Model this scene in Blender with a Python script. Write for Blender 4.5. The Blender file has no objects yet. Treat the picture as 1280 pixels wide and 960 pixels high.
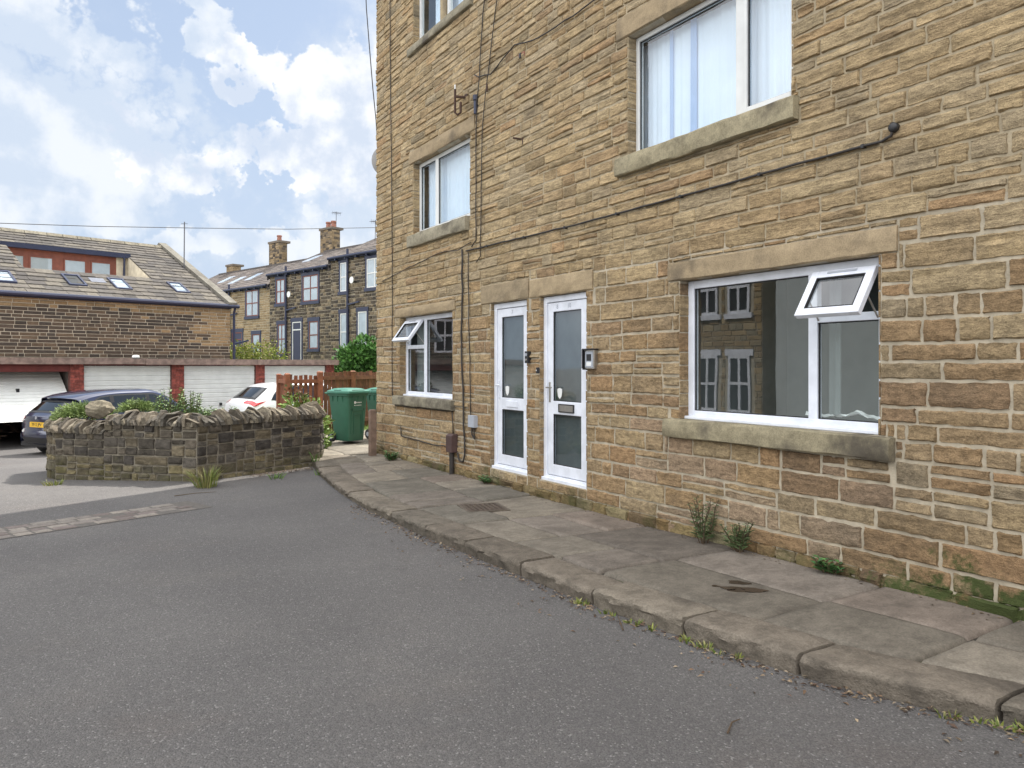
import bpy, bmesh, math, random
import numpy as np
from mathutils import Vector, Matrix
R = math.radians
SC = bpy.context.scene
COL = SC.collection
rng = np.random.default_rng(7)
rnd = random.Random(11)

# ------------------------------------------------------------------ survey of the place (eye point, two street directions)
FPX, CX, HY, EZ = 950.0, 640.0, 457.0, 1.62
A = R(31.5); SA, CA = math.sin(A), math.cos(A)
D = 4.9                                   # plane of the main facade (x)
FA = R(31.5 + 42.8)
FD = (math.sin(FA), math.cos(FA)); FN = (-FD[1], FD[0])   # yard axes: along the garages, away from the lane
YROT = math.atan2(FD[1], FD[0])

def ray(x, y):
    u = (x - CX) / FPX
    return (SA + u*CA, CA - u*SA, (HY - y)/FPX)
def T(x, y, t):
    r = ray(x, y); return Vector((t*r[0], t*r[1], EZ + t*r[2]))
def G(x, y, z=0.0):
    r = ray(x, y); return T(x, y, (z - EZ)/r[2])
def loc(p):
    return (p[0]*FD[0] + p[1]*FD[1], p[0]*FN[0] + p[1]*FN[1])
def YW(s, q, z=0.0):
    return Vector((s*FD[0] + q*FN[0], s*FD[1] + q*FN[1], z))
def F(x, y, q):                            # on a plane parallel to the garages -> (s, z)
    r = ray(x, y); t = q/(r[0]*FN[0] + r[1]*FN[1]); p = T(x, y, t); return loc(p)[0], p.z
def S(x, y, s):                            # on a plane square to the garages -> (q, z)
    r = ray(x, y); t = s/(r[0]*FD[0] + r[1]*FD[1]); p = T(x, y, t); return loc(p)[1], p.z
def gz(x, y):                              # height of the road surface
    q = x*FN[0] + y*FN[1]
    k = min(max((q - 10.2)/10.6, 0), 1)
    return -0.43*(k*k*(3-2*k)*0.5 + k*0.5)

# ------------------------------------------------------------------ mesh builder
class MB:
    def __init__(s): s.v = []; s.f = []; s.m = []; s.c = []; s.cur = (1, 1, 1); s.mi = 0
    def pts(s, ps):
        b = len(s.v)
        for p in ps: s.v.append((p[0], p[1], p[2])); s.c.append(s.cur)
        return b
    def face(s, idx): s.f.append(tuple(idx)); s.m.append(s.mi)
    def poly(s, ps):
        b = s.pts(ps); s.face(range(b, b+len(ps)))
    def box(s, a, b):
        x0, x1 = sorted((a[0], b[0])); y0, y1 = sorted((a[1], b[1])); z0, z1 = sorted((a[2], b[2]))
        i = s.pts([(x0,y0,z0),(x1,y0,z0),(x1,y1,z0),(x0,y1,z0),(x0,y0,z1),(x1,y0,z1),(x1,y1,z1),(x0,y1,z1)])
        for q in ((0,3,2,1),(4,5,6,7),(0,1,5,4),(1,2,6,5),(2,3,7,6),(3,0,4,7)): s.face([i+k for k in q])
    def hexa(s, p):                         # 8 corners: bottom four, top four
        i = s.pts(p)
        for q in ((0,3,2,1),(4,5,6,7),(0,1,5,4),(1,2,6,5),(2,3,7,6),(3,0,4,7)): s.face([i+k for k in q])
    def obox(s, c, ax, ay, az):             # centre and three half-axes
        c, ax, ay, az = map(Vector, (c, ax, ay, az))
        s.hexa([c-ax-ay-az, c+ax-ay-az, c+ax+ay-az, c-ax+ay-az, c-ax-ay+az, c+ax-ay+az, c+ax+ay+az, c-ax+ay+az])
    def bar(s, p, q, w, h=None, up=(0,0,1)):
        p, q = Vector(p), Vector(q); h = h or w
        d = (q-p)/2
        a = d.cross(Vector(up))
        if a.length < 1e-6: a = d.cross(Vector((1,0,0)))
        a.normalize(); b = a.cross(d).normalized()
        s.obox((p+q)/2, d, a*w/2, b*h/2)
    def tube(s, ps, r, n=6, cap=True):
        ps = [Vector(p) for p in ps]; rings = []
        rr = r if isinstance(r, (list, tuple)) else [r]*len(ps)
        a = None
        for k, p in enumerate(ps):
            d = (ps[min(k+1, len(ps)-1)] - ps[max(k-1, 0)]).normalized()
            if a is None:
                a = d.cross(Vector((0,0,1)))
                if a.length < 1e-3: a = d.cross(Vector((1,0,0)))
            a = (a - d*a.dot(d)).normalized(); b = d.cross(a)
            rings.append(s.pts([p + rr[k]*(a*math.cos(t)+b*math.sin(t)) for t in [2*math.pi*i/n for i in range(n)]]))
        for k in range(len(ps)-1):
            for i in range(n):
                j = (i+1) % n; s.face((rings[k]+i, rings[k]+j, rings[k+1]+j, rings[k+1]+i))
        if cap:
            s.face([rings[0]+i for i in reversed(range(n))]); s.face([rings[-1]+i for i in range(n)])
    def disc(s, c, ax, r, n=24):
        c, ax = Vector(c), Vector(ax).normalized(); a = ax.cross(Vector((0,0,1)))
        if a.length < 1e-3: a = ax.cross(Vector((1,0,0)))
        a.normalize(); b = ax.cross(a)
        s.poly([c + r*(a*math.cos(t)+b*math.sin(t)) for t in [2*math.pi*i/n for i in range(n)]])
    def grid(s, P, flip=False):             # P[i][j] points
        n, m = len(P), len(P[0]); b = s.pts([p for row in P for p in row])
        for i in range(n-1):
            for j in range(m-1):
                q = (b+i*m+j, b+(i+1)*m+j, b+(i+1)*m+j+1, b+i*m+j+1)
                s.face(q[::-1] if flip else q)
    def build(s, name, mats, parent=None, origin=(0,0,0), smooth=False, recalc=False, auto=None):
        me = bpy.data.meshes.new(name)
        o0 = Vector(origin)
        me.from_pydata([(x-o0.x, y-o0.y, z-o0.z) for x, y, z in s.v], [], s.f)
        if not isinstance(mats, (list, tuple)): mats = [mats]
        for m in mats: me.materials.append(m)
        if len(mats) > 1: me.polygons.foreach_set('material_index', s.m)
        at = me.color_attributes.new('col', 'FLOAT_COLOR', 'POINT')
        arr = np.ones((len(s.v), 4), dtype=np.float32)
        if s.v: arr[:, :3] = np.array(s.c, dtype=np.float32)
        at.data.foreach_set('color', arr.ravel())
        if recalc:
            bm = bmesh.new(); bm.from_mesh(me); bmesh.ops.recalc_face_normals(bm, faces=bm.faces[:]); bm.to_mesh(me); bm.free()
        if smooth: me.polygons.foreach_set('use_smooth', [True]*len(me.polygons))
        me.update()
        if auto is not None and hasattr(me, 'set_sharp_from_angle'): me.set_sharp_from_angle(angle=R(auto))
        o = bpy.data.objects.new(name, me); COL.objects.link(o)
        if parent: o.parent = parent
        else: o.location = o0
        return o

def tag(o, label=None, cat=None, group=None, kind=None):
    if label: o['label'] = label
    if cat: o['category'] = cat
    if group: o['group'] = group
    if kind: o['kind'] = kind
    return o
def thing(name, label, cat, loc_=(0,0,0), rz=0.0, group=None):
    o = bpy.data.objects.new(name, None); COL.objects.link(o)
    o.location = loc_; o.rotation_euler = (0,0,rz); o.empty_display_size = .2
    return tag(o, label, cat, group)
def bevel(o, w=0.006, seg=2):
    m = o.modifiers.new('bevel', 'BEVEL'); m.width = w; m.segments = seg; m.limit_method = 'ANGLE'; m.angle_limit = R(40)
    return o

# ------------------------------------------------------------------ materials
def newmat(name):
    m = bpy.data.materials.new(name); m.use_nodes = True
    nt = m.node_tree; nt.nodes.clear()
    out = nt.nodes.new('ShaderNodeOutputMaterial'); b = nt.nodes.new('ShaderNodeBsdfPrincipled')
    nt.links.new(b.outputs[0], out.inputs[0]); return m, nt, b, out
def N(nt, typ, **kw):
    n = nt.nodes.new('ShaderNode'+typ)
    for k, v in kw.items():
        if k in n.inputs.keys(): n.inputs[k].default_value = v
        else: setattr(n, k, v)
    return n
def L(nt, a, b): nt.links.new(a, b)
def noise(nt, vec, scale, detail=4, rough=.6, mscale=None):
    if mscale:
        mp = N(nt, 'Mapping'); mp.inputs['Scale'].default_value = mscale; L(nt, vec, mp.inputs[0]); vec = mp.outputs[0]
    n = N(nt, 'TexNoise'); n.inputs['Scale'].default_value = scale; n.inputs['Detail'].default_value = detail; n.inputs['Roughness'].default_value = rough
    L(nt, vec, n.inputs['Vector']); return n.outputs['Fac']
def ramp(nt, fac, a, b, c0=0.0, c1=1.0):
    n = N(nt, 'MapRange'); n.inputs[1].default_value = a; n.inputs[2].default_value = b; n.inputs[3].default_value = c0; n.inputs[4].default_value = c1
    n.interpolation_type = 'SMOOTHSTEP'; L(nt, fac, n.inputs[0]); return n.outputs[0]
def mix(nt, fac, a, b, mode='MIX'):
    n = N(nt, 'Mix'); n.data_type = 'RGBA'; n.blend_type = mode
    for sock, v in ((n.inputs[0], fac), (n.inputs[6], a), (n.inputs[7], b)):
        if isinstance(v, (int, float)): sock.default_value = v
        elif isinstance(v, tuple): sock.default_value = (*v, 1) if len(v) == 3 else v
        else: L(nt, v, sock)
    return n.outputs[2]
def math_(nt, op, a, b=0.0):
    n = N(nt, 'Math'); n.operation = op
    for sock, v in ((n.inputs[0], a), (n.inputs[1], b)):
        if isinstance(v, (int, float)): sock.default_value = v
        else: L(nt, v, sock)
    return n.outputs[0]
def bump(nt, b, h, strength=.4, dist=.01, prev=None):
    n = N(nt, 'Bump'); n.inputs['Strength'].default_value = strength; n.inputs['Distance'].default_value = dist
    L(nt, h, n.inputs['Height'])
    if prev is not None: L(nt, prev, n.inputs['Normal'])
    L(nt, n.outputs[0], b.inputs['Normal']); return n.outputs[0]
def simple(name, col, rough=.6, var=.12, vscale=6.0, metal=0.0, bmp=0.0, bscale=60, spec=None, attr=False, coat=0.0):
    m, nt, b, out = newmat(name)
    tc = N(nt, 'TexCoord').outputs['Object']
    base = col
    if attr:
        at = N(nt, 'Attribute'); at.attribute_name = 'col'
        base = mix(nt, 1.0, at.outputs['Color'], col, 'MULTIPLY')
    n = noise(nt, tc, vscale, 5)
    f = ramp(nt, n, .3, .7, 1-var, 1+var)
    cm = N(nt, 'CombineColor'); [L(nt, f, cm.inputs[i]) for i in range(3)]
    L(nt, mix(nt, 1.0, base, cm.outputs[0], 'MULTIPLY'), b.inputs['Base Color'])
    b.inputs['Roughness'].default_value = rough; b.inputs['Metallic'].default_value = metal
    if spec is not None: b.inputs['Specular IOR Level'].default_value = spec
    if coat: b.inputs['Coat Weight'].default_value = coat; b.inputs['Coat Roughness'].default_value = .05
    if bmp: bump(nt, b, noise(nt, tc, bscale, 3), bmp, .01)
    return m

def stone_mat(name, strata=(9, 9, 45), bs=.55, bd=.02, moss=0.0, stain=0.0, mosscol=(.085, .088, .032), mosstop=.55, mottle=.25, corner=False):
    """stone with colour per stone from 'col', laminated bump, speckle, and (optionally) moss near the ground"""
    m, nt, b, out = newmat(name)
    tc = N(nt, 'TexCoord').outputs['Object']
    at = N(nt, 'Attribute'); at.attribute_name = 'col'
    st0 = noise(nt, tc, 1.0, 4, .6, strata); rg_ = noise(nt, tc, 26, 5, .7); lump = noise(nt, tc, 9, 3, .6)
    if corner:
        gp_ = N(nt, 'NewGeometry'); sp_ = N(nt, 'SeparateXYZ'); L(nt, gp_.outputs['Position'], sp_.inputs[0])
        kw = ramp(nt, sp_.outputs[2], 1.4, 3.2, .26, .52)
        frac = noise(nt, tc, 17, 6, .75, (1, 1, 1.7))
        st = math_(nt, 'ADD', math_(nt, 'MULTIPLY', st0, kw), math_(nt, 'MULTIPLY', frac, math_(nt, 'SUBTRACT', 1.0, kw)))
    else:
        st = math_(nt, 'ADD', math_(nt, 'ADD', math_(nt, 'MULTIPLY', st0, .42), math_(nt, 'MULTIPLY', rg_, .36)), math_(nt, 'MULTIPLY', lump, .22))
    bl = math_(nt, 'ADD', math_(nt, 'MULTIPLY', noise(nt, tc, 2.3, 5, .6), .55), math_(nt, 'MULTIPLY', noise(nt, tc, .7, 4, .6), .45))
    sp = noise(nt, tc, 90, 2, .6)
    c = at.outputs['Color']
    f = ramp(nt, st, .36, .64, 1-mottle, 1+mottle)
    cm = N(nt, 'CombineColor'); [L(nt, f, cm.inputs[i]) for i in range(3)]
    c = mix(nt, 1.0, c, cm.outputs[0], 'MULTIPLY')
    f2 = ramp(nt, sp, .3, .7, .86, 1.12)
    cm2 = N(nt, 'CombineColor'); [L(nt, f2, cm2.inputs[i]) for i in range(3)]
    c = mix(nt, 1.0, c, cm2.outputs[0], 'MULTIPLY')
    if stain:
        c = mix(nt, math_(nt, 'MULTIPLY', ramp(nt, bl, .50, .64), stain), c, (.07, .06, .05))
    if moss:
        geo = N(nt, 'NewGeometry'); sx = N(nt, 'SeparateXYZ'); L(nt, geo.outputs['Position'], sx.inputs[0])
        hgt = ramp(nt, sx.outputs[2], .02, mosstop, 1.0, 0.0)
        mn = ramp(nt, math_(nt, 'ADD', noise(nt, tc, 2.6, 7, .7), math_(nt, 'MULTIPLY', hgt, .2)), .62, .86)
        mk = math_(nt, 'MULTIPLY', math_(nt, 'MULTIPLY', mn, ramp(nt, hgt, 0, .35)), moss)
        c = mix(nt, mk, c, mosscol)
    if corner:                               # green growth on the damp stones at the near end of the wall foot
        w1 = ramp(nt, sx.outputs[1], 2.0, 3.9, 1.0, 0.0); w2 = ramp(nt, sx.outputs[2], .1, .66, 1.0, 0.0)
        ww_ = math_(nt, 'MULTIPLY', w1, w2)
        gn = ramp(nt, math_(nt, 'ADD', noise(nt, tc, 4.2, 7, .72), math_(nt, 'MULTIPLY', ww_, .30)), .60, .74)
        c = mix(nt, math_(nt, 'MULTIPLY', gn, ramp(nt, ww_, .02, .3)), c, (.075, .095, .03))
    L(nt, c, b.inputs['Base Color']); b.inputs['Roughness'].default_value = .92; b.inputs['Specular IOR Level'].default_value = .25
    h = math_(nt, 'ADD', st, math_(nt, 'MULTIPLY', sp, .18))
    bump(nt, b, h, bs, bd)
    return m

def glass_mat(name, tint=(.9, .95, .95), ior=1.7, rough=0.0, wob=.0):
    m, nt, b, out = newmat(name); nt.nodes.remove(b)
    tr = N(nt, 'BsdfTransparent'); tr.inputs[0].default_value = (*tint, 1)
    gl = N(nt, 'BsdfGlossy'); gl.inputs['Roughness'].default_value = rough; gl.inputs['Color'].default_value = (1, 1, 1, 1)
    fr = N(nt, 'Fresnel'); gm = N(nt, 'NewGeometry'); L(nt, ramp(nt, gm.outputs['Backfacing'], 0, 1, ior, 1/ior), fr.inputs[0])
    if wob:
        tc = N(nt, 'TexCoord').outputs['Object']; bp = N(nt, 'Bump'); bp.inputs['Strength'].default_value = wob; bp.inputs['Distance'].default_value = .01
        L(nt, noise(nt, tc, 1.6, 1, .4), bp.inputs['Height']); L(nt, bp.outputs[0], gl.inputs['Normal'])
    mx = N(nt, 'MixShader'); L(nt, fr.outputs[0], mx.inputs[0]); L(nt, tr.outputs[0], mx.inputs[1]); L(nt, gl.outputs[0], mx.inputs[2])
    L(nt, mx.outputs[0], out.inputs[0]); return m

M = {}
M['stone'] = stone_mat('facade_stone', strata=(4, 4, 32), bs=1.0, bd=.05, moss=.8, stain=.30, mottle=.32, corner=True)
M['mortar'] = simple('lime_mortar', (.42, .365, .275), .95, .18, 9, bmp=.5, bscale=70, attr=True)
M['dressed'] = stone_mat('dressed_stone', strata=(5, 5, 16), bs=.25, bd=.012, stain=.55, mottle=.16)
M['sill'] = stone_mat('weathered_sill', strata=(6, 5, 9), bs=.3, bd=.012, stain=.85, mottle=.25)
M['darkstone'] = stone_mat('sooty_stone', strata=(12, 12, 22), bs=.8, bd=.03, moss=.75, stain=.45, mosscol=(.10, .095, .035), mosstop=.55, mottle=.35)
M['farstone'] = stone_mat('mill_stone', strata=(8, 8, 20), bs=.3, bd=.01, stain=.3, mottle=.2)
M['darkmortar'] = simple('old_mortar', (.21, .185, .145), .95, .25, 7, bmp=.4, bscale=60)
M['farmortar'] = simple('pale_mortar', (.40, .36, .28), .95, .15, 5)
M['slate'] = stone_mat('stone_slates', strata=(9, 9, 9), bs=.3, bd=.01, stain=.35, mottle=.25)
M['flag'] = stone_mat('flagstone', strata=(3, 5, 5), bs=.5, bd=.015, stain=.5, mottle=.26)
M['upvc'] = simple('white_upvc', (.72, .75, .82), .35, .09, 5)
M['upvc_old'] = simple('aged_white_frame', (.66, .67, .66), .4, .06, 4)
M['seal'] = simple('rubber_seal', (.02, .02, .022), .6, .1)
M['glass'] = glass_mat('window_glass', ior=2.05, wob=.06)
M['obscure'] = glass_mat('obscure_glass', tint=(.50, .55, .56), ior=2.2, rough=.035, wob=.12)
M['farglass'] = glass_mat('far_glass', ior=1.9)
M['carglass'] = glass_mat('car_glass', tint=(.25, .30, .30), ior=1.8)
M['net'] = simple('net_curtain', (.74, .82, .95), .9, .04, 2)
M['blue_net'] = simple('blue_curtain', (.36, .48, .74), .9, .06, 2)
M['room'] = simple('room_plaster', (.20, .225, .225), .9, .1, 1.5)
M['glassback'] = simple('glass_backing', (.25, .28, .285), .8, .15, 2)
M['black'] = simple('black_plastic', (.018, .018, .02), .45, .1)
M['cable'] = simple('cable_sheath', (.03, .025, .022), .6, .15)
M['iron'] = simple('rusty_iron', (.06, .03, .02), .8, .3, 30)
M['steel'] = simple('brushed_steel', (.45, .43, .40), .35, .08, 20, metal=.9)
M['greybox'] = simple('grey_plastic', (.38, .41, .46), .45, .05)
M['brownbox'] = simple('brown_plastic', (.075, .045, .042), .5, .1)
M['dish'] = simple('dish_grey', (.42, .43, .45), .5, .05)
M['soil'] = simple('soil', (.06, .045, .03), .95, .35, 12, bmp=.6, bscale=30)
M['leaf'] = simple('leaf', (1, 1, 1), .55, .2, 4, attr=True, spec=.3)
M['bark'] = simple('stem', (.09, .06, .035), .9, .2)
M['binA'] = simple('green_bin_plastic', (.030, .110, .070), .45, .08, 5)
M['binlid'] = simple('green_lid_plastic', (.045, .17, .118), .45, .08, 5)
M['tyre'] = simple('tyre_rubber', (.02, .02, .022), .8, .1)
M['white'] = simple('white_mark', (.75, .76, .75), .6, .03)
M['fence'] = simple('red_brown_fence_timber', (.22, .085, .045), .8, .25, 9, attr=True, bmp=.2, bscale=40)
M['oldwood'] = simple('weathered_timber', (.17, .115, .085), .85, .3, 8, bmp=.3, bscale=40)
M['brickred'] = simple('red_pier', (.26, .065, .048), .85, .35, 14, attr=True, bmp=.3, bscale=40)
M['fascia'] = simple('roof_edge_boards', (.24, .17, .14), .85, .35, 5, bmp=.2, bscale=30)
M['redboard'] = simple('red_lintel_board', (.16, .035, .03), .7, .2, 4)
M['gdoor'] = simple('white_garage_door', (.72, .73, .70), .45, .06, 3)
M['navy'] = simple('navy_paint', (.016, .022, .055), .45, .1)
M['brownframe'] = simple('brown_frame', (.17, .05, .03), .55, .15)
M['cream'] = simple('cream_render', (.52, .47, .37), .9, .15, 4, bmp=.2, bscale=50)
M['greyrender'] = simple('grey_render', (.50, .55, .55), .9, .06, 3)
M['clay'] = simple('clay_pot', (.27, .12, .085), .8, .15, 8)
M['bluecar'] = simple('navy_car_paint', (.012, .018, .055), .28, .04, 3, metal=.3, coat=1.0)
M['whitecar'] = simple('white_car_paint', (.78, .79, .80), .3, .02, 3, coat=1.0)
M['redlamp'] = simple('red_lens', (.50, .012, .015), .15, .1, 20, coat=1.0)
M['plate'] = simple('yellow_plate', (.75, .45, .03), .5, .03)
M['alloy'] = simple('alloy_rim', (.5, .5, .52), .3, .05, metal=.9)
M['roofaerial'] = simple('aerial_metal', (.12, .12, .13), .5, .1, metal=.5)
M['deadleaf'] = simple('dead_leaf', (1, 1, 1), .8, .2, 9, attr=True)
# ------------------------------------------------------------------ masonry
def xmap(P):   return (lambda a, d, z: (P-d, a, z)), True     # wall facing -x, along y
def ymap(P):   return (lambda a, d, z: (a, P-d, z)), False    # wall facing -y, along x
def linemap(p, q):                                            # wall along a plan line, outside on the right-hand side of p->q
    p, q = Vector(p[:2]), Vector(q[:2]); u = (q-p).normalized(); n = Vector((u.y, -u.x))
    return (lambda a, d, z: (p.x+u.x*a+n.x*d, p.y+u.y*a+n.y*d, z)), False

def subtract(rects, ob):
    out = []
    for a, b, c, d in rects:
        p, q, r, s_ = ob
        if q <= a or p >= b or s_ <= c or r >= d: out.append((a,b,c,d)); continue
        if p > a: out.append((a, p, c, d))
        if q < b: out.append((q, b, c, d))
        x0, x1 = max(a, p), min(b, q)
        if r > c: out.append((x0, x1, c, r))
        if s_ < d: out.append((x0, x1, s_, d))
    return out
def coursed(s0, s1, z0, z1, hr, lr, obst=(), split=.12, hfun=None):
    out = []; z = z0
    while z < z1-.02:
        h = rng.uniform(*hr) if hfun is None else hfun(z)
        if z+h > z1-.05: h = z1-z
        s = s0 - rng.uniform(0, lr[1]*.6)
        while s < s1:
            l = rng.uniform(*lr)*(.75+.5*rng.random())
            a, b = max(s, s0), min(s+l, s1); s += l
            if b-a < .04: continue
            cell = [(a, b, z, z+h)]
            r = rng.random()
            if r < split and h > .11:
                k = z+h*rng.uniform(.4, .6); cell = [(a, b, z, k), (a, b, k, z+h)]
            elif r < split*1.6 and b-a > .3:
                k = a+(b-a)*rng.uniform(.35, .65); cell = [(a, k, z, z+h), (k, b, z, z+h)]
            for ob in obst: cell = subtract(cell, ob)
            out += [c for c in cell if c[1]-c[0] > .035 and c[3]-c[2] > .03]
        z += h
    return out
def rubble(s0, s1, z0, z1, obst=()):
    out = []
    def cut(a, b, c, d, lev):
        w, h = b-a, d-c
        if lev > 3 or (w < .30 and h < .17) or (w*h < .022): out.append((a,b,c,d)); return
        if w > h*1.3 and rng.random() < .72 or h < .12:
            k = a+w*rng.uniform(.35, .65); cut(a,k,c,d,lev+1); cut(k,b,c,d,lev+1)
        elif h > .16:
            k = c+h*rng.uniform(.35, .65); cut(a,b,c,k,lev+1); cut(a,b,k,d,lev+1)
        else: out.append((a,b,c,d))
    z = z0
    while z < z1-.02:
        h = rng.uniform(.22, .34)
        if z+h > z1-.1: h = z1-z
        s = s0
        while s < s1-.01:
            l = rng.uniform(.3, .62)
            if s+l > s1-.15: l = s1-s
            cut(s, s+l, z, z+h, 0); s += l
        z += h
    for ob in obst: out = subtract(out, ob)
    return [c for c in out if c[1]-c[0] > .03 and c[3]-c[2] > .03]

def add_stone(mb, rc, mp, flip, col, prot=.014, joint=.012, step=.05, rough=.004, lim=(12, 7)):
    a, b, c, d = rc
    j = joint/2
    a += j*rng.uniform(.6, 1.5); b -= j*rng.uniform(.6, 1.5); c += j*rng.uniform(.6, 1.5); d -= j*rng.uniform(.6, 1.5)
    if b-a < .015 or d-c < .015: return
    w, h = b-a, d-c
    e = min(.012, w*.2, h*.2)
    nx = int(min(max(w/step, 1), lim[0])); nz = int(min(max(h/(step*.8), 1), lim[1]))
    us = [a, a+e*.5] + [a+e+(w-2*e)*i/nx for i in range(nx+1)] + [b-e*.5, b]
    zs = [c, c+e*.5] + [c+e+(h-2*e)*i/nz for i in range(nz+1)] + [d-e*.5, d]
    nu, nv = len(us), len(zs)
    U, Z = np.meshgrid(us, zs, indexing='ij')
    pr = prot*rng.uniform(.55, 1.35)
    tx, tz = rng.normal(0, .018), rng.normal(0, .045)
    nn = rng.normal(0, rough, (nu, nv)); nn[1:-1, 1:-1] = (nn[1:-1,1:-1]*2 + nn[2:,1:-1] + nn[:-2,1:-1])/3.2
    st = np.repeat(rng.normal(0, rough*.9, (1, nv)), nu, 0)
    dd = pr + nn + st + tx*(U-(a+b)/2)*.35 + tz*(Z-(c+d)/2)*.5
    dd = np.maximum(dd, .004)
    dd[0, :] = dd[-1, :] = -.012; dd[:, 0] = dd[:, -1] = -.012
    dd[1, 1:-1] *= .55; dd[-2, 1:-1] *= .55; dd[1:-1, 1] *= .55; dd[1:-1, -2] *= .55
    # uneven outline, rounded corners
    jl = rng.normal(0, .0035, nv); jr = rng.normal(0, .0035, nv); jb = rng.normal(0, .003, nu); jt = rng.normal(0, .003, nu)
    U[0:2, :] += jl; U[-2:, :] += jr; Z[:, 0:2] += jb[:, None]; Z[:, -2:] += jt[:, None]
    rc_ = e*.55
    for i0, sx in ((0, 1), (-1, -1)):
        for k0, sz in ((0, 1), (-1, -1)):
            g = rng.uniform(.5, 1.8)*rc_
            U[i0, k0] += sx*g; Z[i0, k0] += sz*g
    cc = np.clip(np.array(col)*(1+rng.normal(0, .04)), 0, 1)
    base = len(mb.v)
    for i in range(nu):
        for k in range(nv):
            mb.v.append(mp(float(U[i,k]), float(dd[i,k]), float(Z[i,k]))); mb.c.append(tuple(cc))
    for i in range(nu-1):
        for k in range(nv-1):
            q = (base+i*nv+k, base+(i+1)*nv+k, base+(i+1)*nv+k+1, base+i*nv+k+1)
            mb.f.append(q[::-1] if flip else q); mb.m.append(mb.mi)
def flat_stone(mb, rc, mp, flip, col, prot=.015, joint=.014):
    a, b, c, d = rc; j = joint/2; a += j; b -= j; c += j; d -= j
    if b-a < .02 or d-c < .02: return
    e = min(.01, (b-a)*.2, (d-c)*.2); p = prot*rng.uniform(.5, 1.4)
    mb.cur = tuple(np.clip(np.array(col)*(1+rng.normal(0, .05)), 0, 1))
    i = mb.pts([mp(a,0,c), mp(b,0,c), mp(b,0,d), mp(a,0,d), mp(a+e,p,c+e), mp(b-e,p,c+e), mp(b-e,p,d-e), mp(a+e,p,d-e)])
    for q in ((4,5,6,7),(0,1,5,4),(1,2,6,5),(2,3,7,6),(3,0,4,7)):
        q = [i+k for k in q]; mb.face(q[::-1] if flip else q)
def sheet(mb, mp, flip, s0, s1, z0, z1, holes, d=0.0):
    ss = sorted({s0, s1, *[h[k] for h in holes for k in (0,1) if s0 < h[k] < s1]}); zz = sorted({z0, z1, *[h[k] for h in holes for k in (2,3) if z0 < h[k] < z1]})
    for i in range(len(ss)-1):
        for k in range(len(zz)-1):
            cs, cz = (ss[i]+ss[i+1])/2, (zz[k]+zz[k+1])/2
            if any(h[0] < cs < h[1] and h[2] < cz < h[3] for h in holes): continue
            p = [mp(ss[i],d,zz[k]), mp(ss[i+1],d,zz[k]), mp(ss[i+1],d,zz[k+1]), mp(ss[i],d,zz[k+1])]
            mb.poly(p[::-1] if flip else p)
def mbox(mb, mp, a0, a1, d0, d1, z0, z1): mb.box(mp(a0,d0,z0), mp(a1,d1,z1))
def pick(pal, w=None):
    k = rng.choice(len(pal), p=w); c = np.array(pal[k]); return c*(1+rng.normal(0, .07))

# ------------------------------------------------------------------ main stone building
mp, fl = xmap(D)
BO = Vector((D, 8, 0))
bld = thing('stone_building', 'tall buff stone building with white windows and two white doors beside the pavement', 'building', BO)
WIN = dict(big=(3.14, 5.08, 1.135, 2.39), up=(3.86, 5.80, 3.68, 4.87), small=(9.59, 11.47, 1.13, 2.40),
           first=(9.07, 10.94, 3.655, 4.78), top=(9.05, 10.94, 6.60, 7.70), upa=(3.86, 5.80, 6.60, 7.70))
DOOR = dict(a=(7.64, 8.52, .30, 2.42), b=(6.47, 7.37, .30, 2.42))
LINT = [(3.01, 5.22, 2.39, 2.565), (3.72, 5.96, 4.87, 5.09), (9.50, 11.68, 2.40, 2.545), (8.93, 11.08, 4.78, 4.98), (7.60, 8.745, 2.42, 2.665), (6.36, 7.57, 2.42, 2.635), (8.93, 11.08, 7.70, 7.9), (3.72, 5.96, 7.70, 7.9)]
SILL = [(3.03, 5.23, .972, 1.135, .075), (3.80, 5.93, 3.50, 3.68, .07), (9.53, 11.64, .985, 1.13, .07), (9.10, 11.05, 3.465, 3.655, .07), (8.99, 11.08, 6.48, 6.60, .06), (3.80, 5.93, 6.48, 6.60, .06)]
holes = list(WIN.values()) + list(DOOR.values())
obst = holes + LINT + [s[:4] for s in SILL]
BUFF = [(.385,.295,.165), (.35,.265,.145), (.40,.32,.19), (.33,.245,.135), (.36,.29,.18), (.30,.215,.115), (.30,.26,.18)]
BROWN = [(.34,.22,.105), (.30,.195,.10), (.27,.165,.08), (.36,.255,.14), (.31,.23,.135), (.33,.19,.09), (.225,.14,.08), (.38,.29,.17)]
PINK = [(.34,.24,.17), (.36,.27,.20), (.33,.26,.19)]
def facade_col(y, z):
    lower = max(0, min(1, (3.1 - z)/1.6)) * (1 if y < 6 else .75)
    r = rng.random()
    mean = np.array((.418,.308,.180))*(1-lower) + np.array((.318,.228,.136) if y < 4.3-.5*rng.random() else (.388,.278,.162))*lower
    if z < 1.1 and 3.2 < y < 5.6 and r < .35: return pick(PINK)*.5+mean*.5
    c = pick(BROWN) if r < .12 + .58*lower else pick(BUFF)
    k = .46 if z > 2.6 else .52
    c = c*1.06*k + mean*(1-k)
    if z > 3.4 and rng.random() < .10: c = c*np.array((.78, .80, .82))
    return c
wavy = lambda a, d, z: mp(a, d, z + .005*math.sin(a*1.3+z*1.3)+.0035*math.sin(a*3.7+z*3.1+1))
st = MB()
hf = lambda z: rng.uniform(.075, .135) if z > 2.7 else rng.uniform(.11, .185)
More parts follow.
